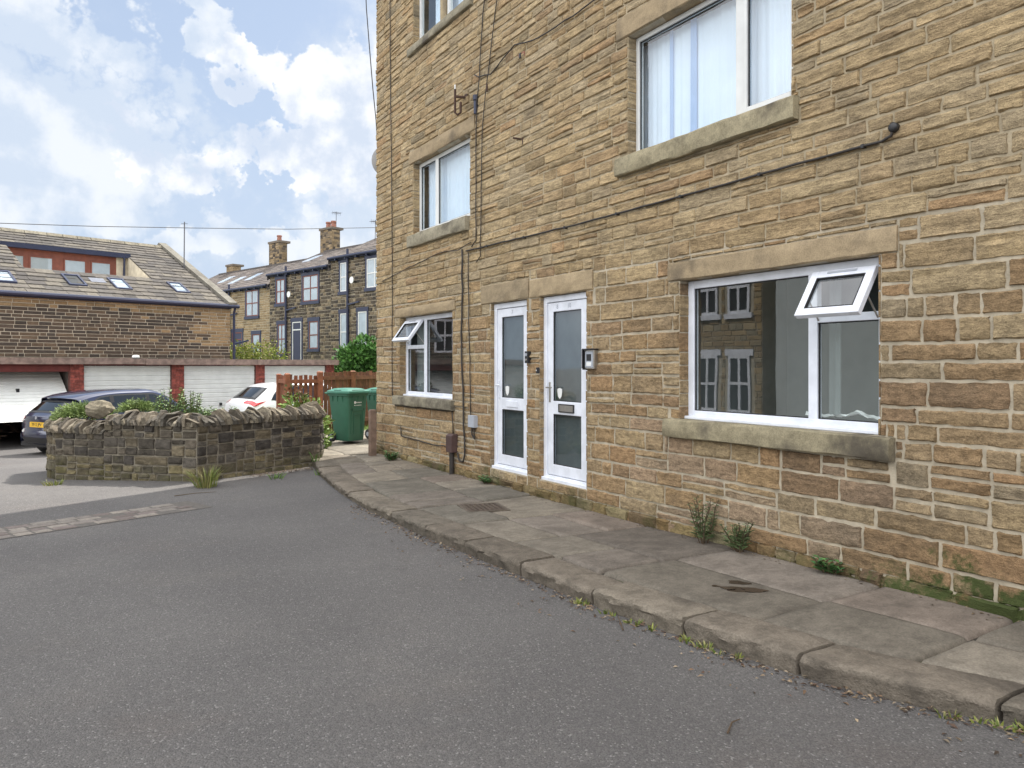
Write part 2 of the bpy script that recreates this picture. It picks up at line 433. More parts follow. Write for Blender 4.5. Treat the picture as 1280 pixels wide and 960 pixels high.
for rc in coursed(-1.6, 12.50, -.12, 9.0, None, (.22, .58), obst, .15, hf):
    y, z = (rc[0]+rc[1])/2, (rc[2]+rc[3])/2
    far = y > 6.5
    add_stone(st, rc, wavy, fl, facade_col(y, z), prot=.013 if z < 2.7 else .015, joint=.010 if z > 2.6 else .014, step=.075 if far else .045, rough=.0042)
# footing stones against the pavement
for rc in coursed(-1.5, 12.5, -.1, .20, (.12, .17), (.18, .5), [(6.47,7.37,.2,.3),(7.64,8.52,.2,.3)], .1):
    y, z = (rc[0]+rc[1])/2, (rc[2]+rc[3])/2
    c = pick(BROWN)*np.array((.74,.86,.86)) if y > 4.5 else pick(BROWN)*np.array((.8,.85,.85))
    add_stone(st, rc, lambda a, d, zz: mp(a, d+.004, zz), fl, c, prot=.03, joint=.014, step=.05, rough=.008)
st.build('wall', M['stone'], bld, BO, smooth=True, auto=40)
bk = MB()
sheet(bk, mp, fl, -5, 12.49, -.4, 2.66, holes)
bk.cur = (.88,.84,.76); sheet(bk, mp, fl, -5, 12.49, 2.66, 9.0, holes)
bk.build('mortar_backing', M['mortar'], bld, BO)
for (a0,a1,z0,z1) in holes:                 # window and door reveals, laid stone by stone
    dp = -.11; rv = MB()
    for aa, sgn in ((a1, -1), (a0, 1)):
        rv.mi = 1; rv.cur = (1,1,1)
        rv.poly([mp(aa, .0, z0), mp(aa, dp-.06, z0), mp(aa, dp-.06, z1), mp(aa, .0, z1)]); rv.mi = 0
        z = z0
        while z < z1-.02:
            h = min(rng.uniform(.1, .19), z1-z); rv.cur = tuple(facade_col(aa, z)*.92)
            mbox(rv, mp, aa-sgn*.004, aa+sgn*rng.uniform(.006,.012), dp-.05, rng.uniform(.001,.012), z+.006, z+h-.006); z += h
    rv.mi = 1; rv.cur = (1,1,1)
    rv.poly([mp(a0,0,z1), mp(a1,0,z1), mp(a1,dp-.06,z1), mp(a0,dp-.06,z1)]); rv.poly([mp(a0,0,z0), mp(a1,0,z0), mp(a1,dp-.06,z0), mp(a0,dp-.06,z0)])
    bevel(rv.build('reveal', [M['stone'], M['mortar']], bld, BO), .008, 2)
def dressed(rc, d1, name, mat, col):
    a0, a1, z0, z1 = rc; mb = MB(); n = 14
    for i in range(n):                       # a long block, its arrises slightly uneven
        pass
    P = []
    us = np.linspace(a0, a1, 16)
    prof = [(-.10, z0), (d1-.012, z0), (d1, z0+.012), (d1+.003, (z0+z1)/2), (d1, z1-.012), (d1-.012, z1), (-.10, z1)]
    for u in us:
        P.append([mp(u+rng.normal(0,.001), dd+(rng.normal(0,.0025) if dd > 0 else 0), zz+(rng.normal(0,.003) if dd > 0 else 0)) for dd, zz in prof])
    mb.cur = col; mb.grid(P, True)
    mb.poly([Vector(p) for p in P[0]]); mb.poly([Vector(p) for p in P[-1]][::-1])
    return mb.build(name, mat, bld, BO, smooth=True, auto=35)
for rc in LINT: dressed(rc, .020, 'lintel', M['dressed'], tuple(pick([(.33,.26,.168), (.32,.248,.156)])))
for rc in SILL: dressed(rc[:4], rc[4], 'window_sill', M['sill'], tuple(pick([(.27,.235,.155), (.25,.225,.165)])))
# shell, gable ends, roof
sh = MB(); sh.cur = (.33,.25,.14)
sh.poly([(D+.18,12.47,-.4),(13,12.47,-.4),(13,12.47,9),(9,12.47,11.8),(D+.18,12.47,9)])
sh.poly([(D+.03,12.49,-.4),(D+.18,12.47,-.4),(D+.18,12.47,9),(D+.03,12.49,9)]); sh.poly([(D,12.49,-.4),(D+.03,12.49,-.4),(D+.03,12.49,9),(D,12.49,9)])
sh.poly([(D,-5,-.4),(13,-5,-.4),(13,-5,9),(9,-5,11.8),(D,-5,9)])
sh.poly([(13,-5,-.4),(13,12.47,-.4),(13,12.47,9),(13,-5,9)])
sh.build('rear_walls', M['farstone'], bld, BO)
gs = MB()                                   # gable stonework seen end-on at the corner
mg, fg = (lambda a, d, z: (a, 12.49+d, z)), True
for rc in coursed(D+.0, D+3.0, -.1, 9.0, (.1,.16), (.25,.5)): add_stone(gs, rc, mg, fg, facade_col(9, rc[2]), prot=.016, step=.12)
gs.build('gable_stonework', M['stone'], bld, BO, smooth=True)
rf = MB(); rf.cur = (.16,.15,.14)
for (x0, z0, x1, z1) in ((D-.28, 8.86, 9, 11.95), (13.2, 8.86, 9, 11.95)):
    rf.hexa([(x0,-5.1,z0),(x1,-5.1,z1),(x1,12.6,z1),(x0,12.6,z0),(x0,-5.1,z0+.12),(x1,-5.1,z1+.12),(x1,12.6,z1+.12),(x0,12.6,z0+.12)])
rf.build('roof', M['slate'], bld, BO)

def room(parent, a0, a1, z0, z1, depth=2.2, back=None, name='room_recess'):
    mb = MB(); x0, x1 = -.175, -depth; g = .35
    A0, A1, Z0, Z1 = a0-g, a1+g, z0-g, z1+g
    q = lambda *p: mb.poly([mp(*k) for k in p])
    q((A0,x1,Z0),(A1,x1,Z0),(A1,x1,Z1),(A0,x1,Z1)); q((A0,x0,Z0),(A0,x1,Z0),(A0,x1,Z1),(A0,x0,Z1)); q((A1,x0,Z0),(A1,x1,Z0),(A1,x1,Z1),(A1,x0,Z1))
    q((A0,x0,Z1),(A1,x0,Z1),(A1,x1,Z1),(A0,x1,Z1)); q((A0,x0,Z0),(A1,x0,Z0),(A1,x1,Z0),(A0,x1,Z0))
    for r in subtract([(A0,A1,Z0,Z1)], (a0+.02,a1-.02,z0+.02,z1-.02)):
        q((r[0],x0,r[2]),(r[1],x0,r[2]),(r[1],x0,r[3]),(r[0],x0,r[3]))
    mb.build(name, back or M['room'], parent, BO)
def frame_bars(mb, a0, a1, z0, z1, w, d0, d1, wb=None):
    wb = wb or w
    mbox(mb, mp, a0, a0+w, d0, d1, z0, z1); mbox(mb, mp, a1-w, a1, d0, d1, z0, z1)
    mbox(mb, mp, a0+w, a1-w, d0, d1, z1-w, z1); mbox(mb, mp, a0+w, a1-w, d0, d1, z0, z0+wb)
def seal_bars(mb, a0, a1, z0, z1, d):
    w = .008; frame_bars(mb, a0, a1, z0, z1, w, d-.012, d+.002)
def pane(parent, a0, a1, z0, z1, d, mat, name='pane'):
    mb = MB(); mb.poly([mp(a0,d,z0), mp(a0,d,z1), mp(a1,d,z1), mp(a1,d,z0)]); return mb.build(name, mat, parent, BO)
def curtain(parent, a0, a1, z0, z1, d, mat, amp=.02, fold=.13, name='net_curtain', seed=0):
    r = np.random.default_rng(seed); n = int((a1-a0)/.015); P = []
    ph = r.uniform(0, 6, 4)
    for i in range(n+1):
        a = a0+(a1-a0)*i/n
        row = []
        for k in range(5):
            z = z0+(z1-z0)*k/4; g = .55+.45*(1-k/4)
            o = amp*g*(math.sin(2*math.pi*a/fold+ph[0]+.5*math.sin(a*7+ph[3]))+.6*math.sin(2*math.pi*a/(fold*.43)+ph[1])+.4*math.sin(a*4.1+ph[2]))
            row.append(mp(a, d+o, z))
        P.append(row)
    mb = MB(); mb.grid(P); return mb.build(name, mat, parent, BO, smooth=True)
SB = -.095                                  # frames stand back from the wall face
def sash(parent, a0, a1, ztop, h, d, ang, name='opening_sash'):
    """top-hung casement swung outwards"""
    mb = MB(); w = .062; t = .045
    c, s_ = math.cos(ang), math.sin(ang)
    def q(a, u, k): return Vector(mp(a, d + u*s_ + k*c, ztop - u*c + k*s_))
    def hx(a_0, a_1, u0, u1, k0, k1):
        mb.hexa([q(a_0,u1,k0), q(a_1,u1,k0), q(a_1,u1,k1), q(a_0,u1,k1), q(a_0,u0,k0), q(a_1,u0,k0), q(a_1,u0,k1), q(a_0,u0,k1)])
    for (e0, e1, u0, u1) in ((a0, a0+w, 0, h), (a1-w, a1, 0, h), (a0+w, a1-w, 0, w), (a0+w, a1-w, h-w, h)): hx(e0, e1, u0, u1, 0, t)
    o = mb.build(name, M['upvc'], parent, BO, recalc=True); bevel(o, .005, 2)
    sl = MB(); e = .006
    mb = sl
    for (e0, e1, u0, u1) in ((a0+w, a0+w+e, w, h-w), (a1-w-e, a1-w, w, h-w), (a0+w, a1-w, w, w+e), (a0+w, a1-w, h-w-e, h-w)): hx(e0, e1, u0, u1, .02, t+.001)
    sl.build('sash_seal', M['seal'], parent, BO)
    mb = MB(); mb.poly([q(a0+w,w,.026), q(a0+w,h-w,.026), q(a1-w,h-w,.026), q(a1-w,w,.026)]); mb.build('sash_pane', M['glass'], parent, BO)
    for aa in (a0+.02, a1-.02):              # stays and vent strip
        mb = MB(); mb.bar(q(aa, h*.55, -.004), Vector(mp(aa, d-.01, ztop-h*.86)), .012, .006); mb.build('window_stay', M['steel'], parent, BO)
    if h > .35:
        mb = MB(); hx((a0+a1)/2-.12, (a0+a1)/2+.12, .016, .032, t, t+.006); mb.build('vent_strip', M['greybox'], parent, BO)
def big_window(key, name_mat, mull, label, lights, sashes=(), rooms=True, thick=.07, bottom=.075, sealed=True):
    a0, a1, z0, z1 = WIN[key]
    fr = MB()
    frame_bars(fr, a0+.004, a1-.004, z0+.004, z1-.006, thick, SB-.065, SB, bottom)
    for m0, m1 in mull: mbox(fr, mp, m0, m1, SB-.06, SB-.002, z0+bottom, z1-thick)
    o = fr.build('window', name_mat, bld, BO); bevel(o, .006, 2)
    if label: o['label'] = label
    return o
# large ground-floor window with one open top light
a0, a1, z0, z1 = WIN['big']
wb = big_window('big', M['upvc'], [(3.715, 3.795)], 'wide white ground-floor window with its top light open', None)
tb = MB(); mbox(tb, mp, 3.21, 3.715, SB-.06, SB-.003, 1.945, 2.005); bevel(tb.build('transom', M['upvc'], wb, BO), .005)
sb_ = MB(); mbox(sb_, mp, a0-.0+.003, a1-.003, SB-.02, SB+.05, z0+.002, z0+.03); bevel(sb_.build('cill_strip', M['upvc'], wb, BO), .006)
sl = MB(); seal_bars(sl, 3.795, 5.006, z0+.079, z1-.076, SB-.02); seal_bars(sl, 3.214, 3.715, z0+.079, 1.945, SB-.02); sl.build('glazing_seal', M['seal'], wb, BO)
pane(wb, 3.795, 5.006, z0+.079, z1-.076, SB-.03, M['glass']); pane(wb, 3.214, 3.715, z0+.079, 1.945, SB-.03, M['glass'])
sash(wb, 3.20, 3.722, z1-.088, .40, SB+.004, R(33))
room(wb, *WIN['big'], depth=1.9)
cb = MB(); mbox(cb, mp, 3.55, 3.66, -.30, -.27, 1.15, 2.3)
curtain(wb, 3.62, 3.72, 1.16, 2.34, -.26, M['room'], .012, .05, 'drawn_curtain', 4)
# clutter on the inside sill: crumpled film and a dish
cl = MB()
cl.grid([[mp(3.28+.62*i/14, -.20-.09*k/6, 1.222+abs(rng.normal(0,.018))+.03*math.exp(-((i-4)/2.2)**2)) for k in range(7)] for i in range(15)])
cl.build('crumpled_film', M['white'], wb, BO)
# large first-floor window with net curtains
wu = big_window('up', M['upvc_old'], [(4.425, 4.515)], 'wide white first-floor window with pale net curtains', None, thick=.045, bottom=.05)
a0, a1, z0, z1 = WIN['up']
sw = MB(); frame_bars(sw, 3.91, 4.42, z0+.052, z1-.05, .035, SB-.03, SB+.012, .045); bevel(sw.build('casement', M['upvc_old'], wu, BO), .004)
sl = MB(); seal_bars(sl, 4.515, a1-.049, z0+.054, z1-.051, SB-.02); seal_bars(sl, 3.945, 4.385, z0+.097, z1-.085, SB-.01); sl.build('glazing_seal', M['seal'], wu, BO)
pane(wu, 4.515, a1-.049, z0+.054, z1-.051, SB-.03, M['glass']); pane(wu, 3.945, 4.385, z0+.097, z1-.085, SB-.02, M['glass'])
room(wu, *WIN['up'])
curtain(wu, 3.88, 4.52, z0+.02, z1-.03, -.25, M['net'], .018, .10, seed=1)
curtain(wu, 4.54, 5.86, z0+.02, z1-.03, -.25, M['net'], .007, .16, seed=2)
for k, (c0, c1) in enumerate(((5.10, 5.17), (5.41, 5.455), (4.02, 4.06))): curtain(wu, c0, c1, z0+.02, z1-.03, -.225, M['blue_net'], .006, .05, 'curtain_edge', 5+k)
# small ground-floor window, its little sash open
a0, a1, z0, z1 = WIN['small']
ws = big_window('small', M['upvc'], [(10.68, 10.77)], 'white ground-floor window with a small tilted top sash near the corner', None)
tb = MB(); mbox(tb, mp, 10.77, 11.395, SB-.06, SB-.003, 1.885, 1.945); bevel(tb.build('transom', M['upvc'], ws, BO), .005)
sb_ = MB(); mbox(sb_, mp, a0+.003, a1-.003, SB-.02, SB+.05, z0+.002, z0+.03); bevel(sb_.build('cill_strip', M['upvc'], ws, BO), .006)
pane(ws, 9.664, 10.68, z0+.079, z1-.076, SB-.03, M['glass']); pane(ws, 10.77, 11.396, z0+.079, 1.885, SB-.03, M['glass'])
sl = MB(); seal_bars(sl, 9.664, 10.68, z0+.079, z1-.076, SB-.02); seal_bars(sl, 10.77, 11.396, z0+.079, 1.885, SB-.02); sl.build('glazing_seal', M['seal'], ws, BO)
sash(ws, 10.76, 11.40, z1-.085, .40, SB+.004, R(36))
room(ws, *WIN['small'], depth=1.6)
curtain(ws, 11.0, 11.42, z0+.05, 2.3, -.28, M['room'], .012, .08, 'drawn_curtain', 9)
# first-floor window over it
a0, a1, z0, z1 = WIN['first']
wf = big_window('first', M['upvc_old'], [(10.27, 10.365)], 'white first-floor window with a drawn pale curtain near the corner', None, thick=.055)
pane(wf, a0+.058, 10.27, z0+.079, z1-.06, SB-.03, M['glass']); pane(wf, 10.365, a1-.058, z0+.079, z1-.06, SB-.03, M['glass'])
sl = MB(); seal_bars(sl, a0+.058, 10.27, z0+.079, z1-.061, SB-.02); seal_bars(sl, 10.365, a1-.058, z0+.079, z1-.061, SB-.02); sl.build('glazing_seal', M['seal'], wf, BO)
room(wf, *WIN['first']); curtain(wf, a0, 10.90, z0+.02, z1-.02, -.24, M['net'], .012, .12, seed=3)
# second-floor windows, two lights with a stone mullion
for key, lab in (('top', 'white second-floor window of two lights split by a stone mullion'), ('upa', None)):
    a0, a1, z0, z1 = WIN[key]
    w_ = big_window(key, M['upvc_old'], [], lab, None, thick=.05)
    mid = (a0+a1)/2+.05
    mm = MB(); mm.cur = (.36,.29,.18); mbox(mm, mp, mid-.09, mid+.09, SB-.06, SB+.03, z0+.06, z1-.05); mm.build('stone_mullion', M['dressed'], w_, BO)
    mm = MB()
    for b in (mid-.145, mid+.092): mbox(mm, mp, b, b+.053, SB-.06, SB+.002, z0+.075, z1-.05)
    mm.build('frame_stile', M['upvc_old'], w_, BO)
    pane(w_, a0+.05, a1-.05, z0+.079, z1-.055, SB-.03, M['glass']); room(w_, *WIN[key]); curtain(w_, a0, a1-.25, z0, z1, -.26, M['net'], .012, .12, seed=6)

def text_mesh(name, body, size, mat, parent, mtx, origin, extr=.001):
    cu = bpy.data.curves.new(name, 'FONT'); cu.body = body; cu.size = size; cu.extrude = extr; cu.align_x = 'CENTER'; cu.align_y = 'CENTER'
    tmp = bpy.data.objects.new(name, cu); COL.objects.link(tmp)
    dg = bpy.context.evaluated_depsgraph_get(); me = bpy.data.meshes.new_from_object(tmp.evaluated_get(dg))
    bpy.data.objects.remove(tmp); bpy.data.curves.remove(cu)
    me.transform(Matrix.Translation(-Vector(origin)) @ mtx)
    me.materials.clear(); me.materials.append(mat); me.name = name
    o = bpy.data.objects.new(name, me); COL.objects.link(o); o.parent = parent; return o
def face_mtx(pos, right, up):                # text lying on a wall: right and up directions
    r, u = Vector(right).normalized(), Vector(up).normalized(); n = r.cross(u)
    return Matrix(((r.x,u.x,n.x,pos[0]),(r.y,u.y,n.y,pos[1]),(r.z,u.z,n.z,pos[2]),(0,0,0,1)))

def door(key, label, numbers, handle_glass, flap):
    a0, a1, z0, z1 = DOOR[key]; d = -.045
    fr = MB(); frame_bars(fr, a0+.004, a1-.004, z0+.01, z1-.006, .068, d-.07, d, .05)
    o = fr.build('door', M['upvc'], bld, BO); bevel(o, .006, 2); o['label'] = label
    th = MB(); mbox(th, mp, a0-.01, a1+.01, d-.05, d+.035, z0-.01, z0+.035); bevel(th.build('threshold', M['upvc'], o, BO), .006)
    lf = MB(); b0, b1, c0, c1 = a0+.078, a1-.078, z0+.066, z1-.08
    zr0, zr1 = 1.065, 1.215                  # middle rail
    w = .105
    mbox(lf, mp, b0, b0+w, d-.06, d-.012, c0, c1); mbox(lf, mp, b1-w, b1, d-.06, d-.012, c0, c1)
    for q0, q1 in ((c0, c0+.125), (zr0, zr1), (c1-.105, c1)): mbox(lf, mp, b0+w, b1-w, d-.06, d-.012, q0, q1)
    bevel(lf.build('door_leaf', M['upvc'], o, BO), .007, 2)
    gap = MB(); frame_bars(gap, a0+.066, a1-.066, z0+.046, z1-.068, .03, d-.075, d-.062); gap.build('leaf_gap', M['seal'], o, BO)
    sl = MB()
    for q0, q1 in ((c0+.125, zr0), (zr1, c1-.105)):
        seal_bars(sl, b0+w, b1-w, q0, q1, d-.02)
        pane(o, b0+w, b1-w, q0, q1, d-.032, M['obscure'])
    sl.build('glazing_seal', M['seal'], o, BO)
    bkp = MB(); mbox(bkp, mp, b0+w-.01, b1-w+.01, d-.075, d-.066, c0+.1, c1-.08); bkp.build('glass_backing', M['glassback'], o, BO)  # grey sheet added behind the obscure glass, standing in for reflected sky
    # lever handle on the far stile
    h = MB(); hy = b1-.045
    mbox(h, mp, hy-.014, hy+.014, d-.012, d-.002, 1.20, 1.43); h.tube([mp(hy, d-.002, 1.37), mp(hy, d+.045, 1.37), mp(hy-.02, d+.052, 1.37), mp(hy-.12, d+.052, 1.372)], .009, 8)
    bevel(h.build('handle', M['upvc'] if not flap else M['steel'], o, BO, smooth=True, auto=40), .002)
    ymid = (a0+a1)/2
    lp = MB(); mbox(lp, mp, ymid-.135, ymid+.135, d-.013, d-.001, zr0+.035, zr1-.035)
    bevel(lp.build('letter_plate', M['upvc'] if not flap else M['steel'], o, BO), .004)
    if flap:
        lq = MB(); frame_bars(lq, ymid-.145, ymid+.145, zr0+.028, zr1-.028, .012, d-.013, d+.003); lq.build('letter_plate_rim', M['black'], o, BO)
    for yy, txt in numbers:
        text_mesh('door_number', txt, .07, M['greybox'], o, face_mtx(mp(yy, d-.0105, c1-.052), (0,-1,0), (0,0,1)), BO)
    stk = MB()                               # shield sticker inside the glass
    sy, sz = b1-w-.11, 1.30
    pts = [(0,-.06), (.035,-.03), (.045,.02), (.045,.055), (0,.065), (-.045,.055), (-.045,.02), (-.035,-.03)]
    stk.poly([mp(sy-u, d-.028, sz+v) for u, v in pts]); stk.build('shield_sticker', M['white'], o, BO)
door('a', 'white door on the left with a plain white letter plate', [(8.08, '7')], False, False)
door('b', 'white door on the right with a black-rimmed letter plate', [(6.97+.13, '8'), (6.97-.1, '10')], True, True)

# ------------------------------------------------------------------ fittings on the facade
def wpt(x, y, d=.02): a, z = loc_w(x, y); return Vector((D-d, a, z))
def loc_w(x, y): r = ray(x, y); t = D/r[0]; return t*r[1], EZ+t*r[2]
def cable(name, label, pts, r=.008, mat=None, d=.032, wob=.004, group=None, clip=0):
    P = [wpt(x, y, d) if isinstance(x, (int, float)) and not isinstance(y, Vector) else y for x, y in pts]
    Q = []
    for k in range(len(P)-1):
        n = max(2, int((P[k+1]-P[k]).length/.16))
        for i in range(n):
            p = P[k].lerp(P[k+1], i/n); Q.append(p+Vector((0, rng.normal(0, wob), rng.normal(0, wob))) if (i or k) else p)
    Q.append(P[-1])
    mb = MB(); mb.tube(Q, r, 6)
    o = mb.build(name, mat or M['cable'], None, Q[0], smooth=True); tag(o, label, 'cable', group)
    if clip:
        for i in range(3, len(Q)-1, clip):
            cm = MB(); cm.box(Q[i]-Vector((-.03,.012,.013)), Q[i]+Vector((-.010,.012,.013))); cm.build('cable_clip', M['black'], o, Q[0])
    return o
cab = cable('wall_cable', 'long level black cable above the doors, ending in a bulb below the big upper window', [(585,314),(630,303),(720,282),(820,255),(910,231),(1000,205),(1060,190),(1105,178),(1117,171),(1120,163)], .010, clip=5, wob=.002)
ge = MB(); p = wpt(1120,160); ge.tube([p+Vector((.03,0,0)), p-Vector((.02,0,0)), p-Vector((.03,0,0))], [.03,.034,.02], 10); ge.build('grommet', M['black'], cab, wpt(585,314,.032), smooth=True)
cable('wall_cable', 'thin black cable dropping straight beside the far corner, then under the small window sill', [(490,-20),(490,80),(491.5,200),(492.5,320),(492.5,480),(493,498),(497,508)] + [(0, Vector((D-.03,11.6,.968))), (0, Vector((D-.03,9.56,.975))), (0, Vector((D-.03,9.53,.62)))], .008)
cable('wall_cable', 'black cable hanging down past a bracket to the right of the small first-floor window', [(611,-20),(606,20),(601,110),(598,130),(597.5,200),(597.5,300),(592,309)], .008)
cable('wall_cable', 'thin black cable slanting down from the roof just right of the hanging bracket cable', [(626,-20),(619,40),(609,120),(605,170),(604,250),(603,320),(598,328)], .007)
cable('wall_cable', 'thick dark cable hanging from the level cable down to the brown box', [(580,312),(580.5,360),(579,400),(580,430),(581,470),(582,530),(583,568),(581,577),(577,575),(574.5,566)], .014, wob=.012)
cable('wall_cable', 'thin cable dropping to the small grey box left of the left door', [(588,316),(588.5,400),(590,450),(591,519)], .008, wob=.006)
cable('wall_cable', 'loose cable sagging along the lowest stones from the far corner to the brown box', [(503,533),(504,545),(520,549),(537,554),(550,557),(562,557.5),(567,565)], .009)
cable('wall_cable', 'thin cable rising to the upper right across the upper wall above the bracket', [(596,94),(601,97),(616,93),(630,76),(646,57),(660,54),(677,47),(720,20),(752,-4)], .008)
cable('wall_cable', 'thin slack cable along the wall under the small first-floor window', [(480,352),(509,337),(544,320),(560,314),(575,313),(591,303)], .006)
def fitting(name, label, cat, org, parts):
    o = None
    t = thing(name, label, cat, org)
    for pn, mb, mat in parts: bevel(mb.build(pn, mat, t, org), .004, 2)
    return t
# entry keypad, doorbell, boxes, brackets
k = Vector((D-.0, 6.36, 1.67)); b1 = MB(); b1.box((D-.005,6.28,1.585),(D-.055,6.44,1.785)); b2 = MB(); b2.box((D-.056,6.295,1.60),(D-.060,6.425,1.77)); b3 = MB(); b3.box((D-.0605,6.32,1.615),(D-.064,6.40,1.655)); b4 = MB(); b4.box((D-.055,6.265,1.785),(D-.085,6.455,1.798)); b4.box((D-.0,6.265,1.785),(D-.055,6.455,1.798)); b4.box((D-.056,6.44,1.59),(D-.085,6.455,1.785))
b4.box((D-.0,6.44,1.575),(D-.075,6.455,1.784)); b5 = MB(); b5.box((D-.0605,6.32,1.67),(D-.062,6.40,1.74))
fitting('door_entry_keypad', 'silver entry keypad with a black hood on the wall right of the right door', 'keypad', k, [('casing', b1, M['steel']), ('face_plate', b2, M['greybox']), ('call_button', b3, M['white']), ('hood', b4, M['black']), ('speaker_grille', b5, M['black'])])
k = Vector((D, 7.60, 1.72)); b1 = MB(); b1.box((D-.0,7.56,1.65),(D-.05,7.63,1.79)); b2 = MB(); b2.tube([(D-.05,7.595,1.75),(D-.055,7.595,1.75)], .02, 12); b3 = MB(); b3.tube([(D-.05,7.595,1.69),(D-.056,7.595,1.69)], .015, 12)
fitting('video_doorbell', 'black video doorbell on the stone between the two white doors', 'doorbell', k, [('casing', b1, M['black']), ('lens', b2, M['greybox']), ('push_button', b3, M['steel'])])
k = Vector((D, 7.385, 1.56)); b1 = MB(); b1.box((D-.012,7.36,1.53),(D-.05,7.385,1.60)); b2 = MB(); b2.tube([(D-.05,7.372,1.565),(D-.054,7.372,1.565)], .009, 10)
fitting('bell_push', 'tiny black bell push on the left jamb of the right door', 'bell push', k, [('casing', b1, M['black']), ('button', b2, M['white'])])
k = Vector((D, 8.93, .87)); b1 = MB(); b1.box((D-.0,8.86,.795),(D-.07,9.02,.955)); b2 = MB(); b2.tube([(D-.035,8.97,.795),(D-.035,8.97,.70),(D-.03,8.94,.66),(D-.03,8.90,.64),(D-.03,8.90,.68)], .010, 6); b2.tube([(D-.035,8.91,.795),(D-.035,8.905,.67)], .010, 6)
fitting('junction_box', 'small pale grey junction box with cable tails left of the left door', 'junction box', k, [('casing', b1, M['greybox']), ('cable_tail', b2, M['cable'])])
k = Vector((D, 9.5, .12)); b1 = MB(); b1.box((D-.01,9.43,.41),(D-.11,9.60,.64)); b1.hexa([(D-.11,9.43,.64),(D-.01,9.43,.64),(D-.01,9.60,.64),(D-.11,9.60,.64),(D-.07,9.44,.665),(D-.01,9.44,.665),(D-.01,9.59,.665),(D-.07,9.59,.665)]); b2 = MB(); b2.tube([(D-.06,9.515,.41),(D-.06,9.515,.09)], .034, 12)
fitting('cable_box', 'brown cable box standing on a dark pipe at the foot of the wall', 'cable box', k, [('casing', b1, M['brownbox']), ('conduit', b2, M['cable'])])
p = wpt(584,122,.0); b1 = MB(); b1.box(p+Vector((0,-.03,-.05)), p+Vector((-.02,.05,.05))); b1.bar(p+Vector((-.02,.0,0)), p+Vector((-.16,.05,.0)), .03); b1.tube([p+Vector((-.16,.05,.10)), p+Vector((-.16,.05,-.22)), p+Vector((-.13,.03,-.25)), p+Vector((-.10,.0,-.22)), p+Vector((-.1,.0,-.08))], .017, 8); b2 = MB(); b2.tube([p+Vector((-.16,.05,.1)), p+Vector((-.16,.05,.16))], .012, 8)
fitting('wall_bracket', 'dark hooked metal bracket above the small first-floor window', 'bracket', p, [('hook', b1, M['iron']), ('insulator', b2, M['white'])])
p = wpt(597,128,.03); b1 = MB(); b1.tube([p+Vector((0,0,.09)), p+Vector((0,0,.02))], .04, 8); b1.tube([p+Vector((0,0,.015)), p+Vector((0,0,-.16))], .028, 8); b2 = MB(); b2.bar(p+Vector((.03,0,.05)), p+Vector((-.02,0,.05)), .03)
fitting('cable_joint', 'navy cable joint hanging on the wall beside the hooked bracket', 'cable joint', p, [('sleeve', b1, M['navy']), ('clamp', b2, M['black'])])
p = wpt(652,176,.0); b1 = MB(); b1.bar(p+Vector((.02,0,.02)), p+Vector((-.10,.04,.03)), .02); b2 = MB(); b2.bar(p+Vector((-.0,-.03,.03)), p+Vector((-.01,-.05,-.06)), .025)
fitting('iron_hook', 'short rusty iron hook alone on the upper wall above the doors', 'hook', p, [('prong', b1, M['iron']), ('plate', b2, M['iron'])])
p = wpt(611,109,.0); b1 = MB(); b1.bar(p+Vector((.02,0,.03)), p+Vector((-.04,0,.03)), .02); b2 = MB(); b2.bar(p+Vector((-.03,0,.03)), p+Vector((-.035,-.02,-.07)), .02)
fitting('iron_hook', 'small dark iron hook right beside the navy cable joint', 'hook', p, [('prong', b1, M['iron']), ('plate', b2, M['iron'])])
p = wpt(652,70,.0); b1 = MB(); b1.box(p+Vector((-.015,-.08,-.03)), p+Vector((.02,.06,.03))); b2 = MB(); b2.box(p+Vector((-.03,-.02,-.03)), p+Vector((-.012,.02,.03)))
fitting('vent_hole', 'broken brown terracotta vent high on the wall right of the cables', 'vent', p, [('grille', b1, M['clay']), ('bar', b2, M['black'])])
# satellite dish on the gable end
p = Vector((5.24, 12.95, 5.33))
dn = Vector((.15,.95,.25)).normalized()
dm = MB(); uu = dn.cross(Vector((0,0,1))).normalized(); vv = uu.cross(dn)
P = []
for i in range(7):
    r = .26*i/6; P.append([p + uu*r*math.cos(t)*.92 + vv*r*math.sin(t) + dn*(r*r*.7) for t in np.linspace(0, 2*math.pi, 25)])
dm.grid(P)
t = thing('satellite_dish', 'grey satellite dish peeping out from the far corner of the tall stone building', 'satellite dish', p)
dm.build('reflector', M['dish'], t, p, smooth=True)
ar = MB(); ar.tube([p-vv*.22, p-vv*.26+dn*.25, p+dn*.40], .012, 6); ar.build('feed_arm', M['black'], t, p)
ar = MB(); ar.tube([p, p-dn*.1, Vector((5.4,12.49,5.2))], .02, 6); ar.build('mount', M['black'], t, p)
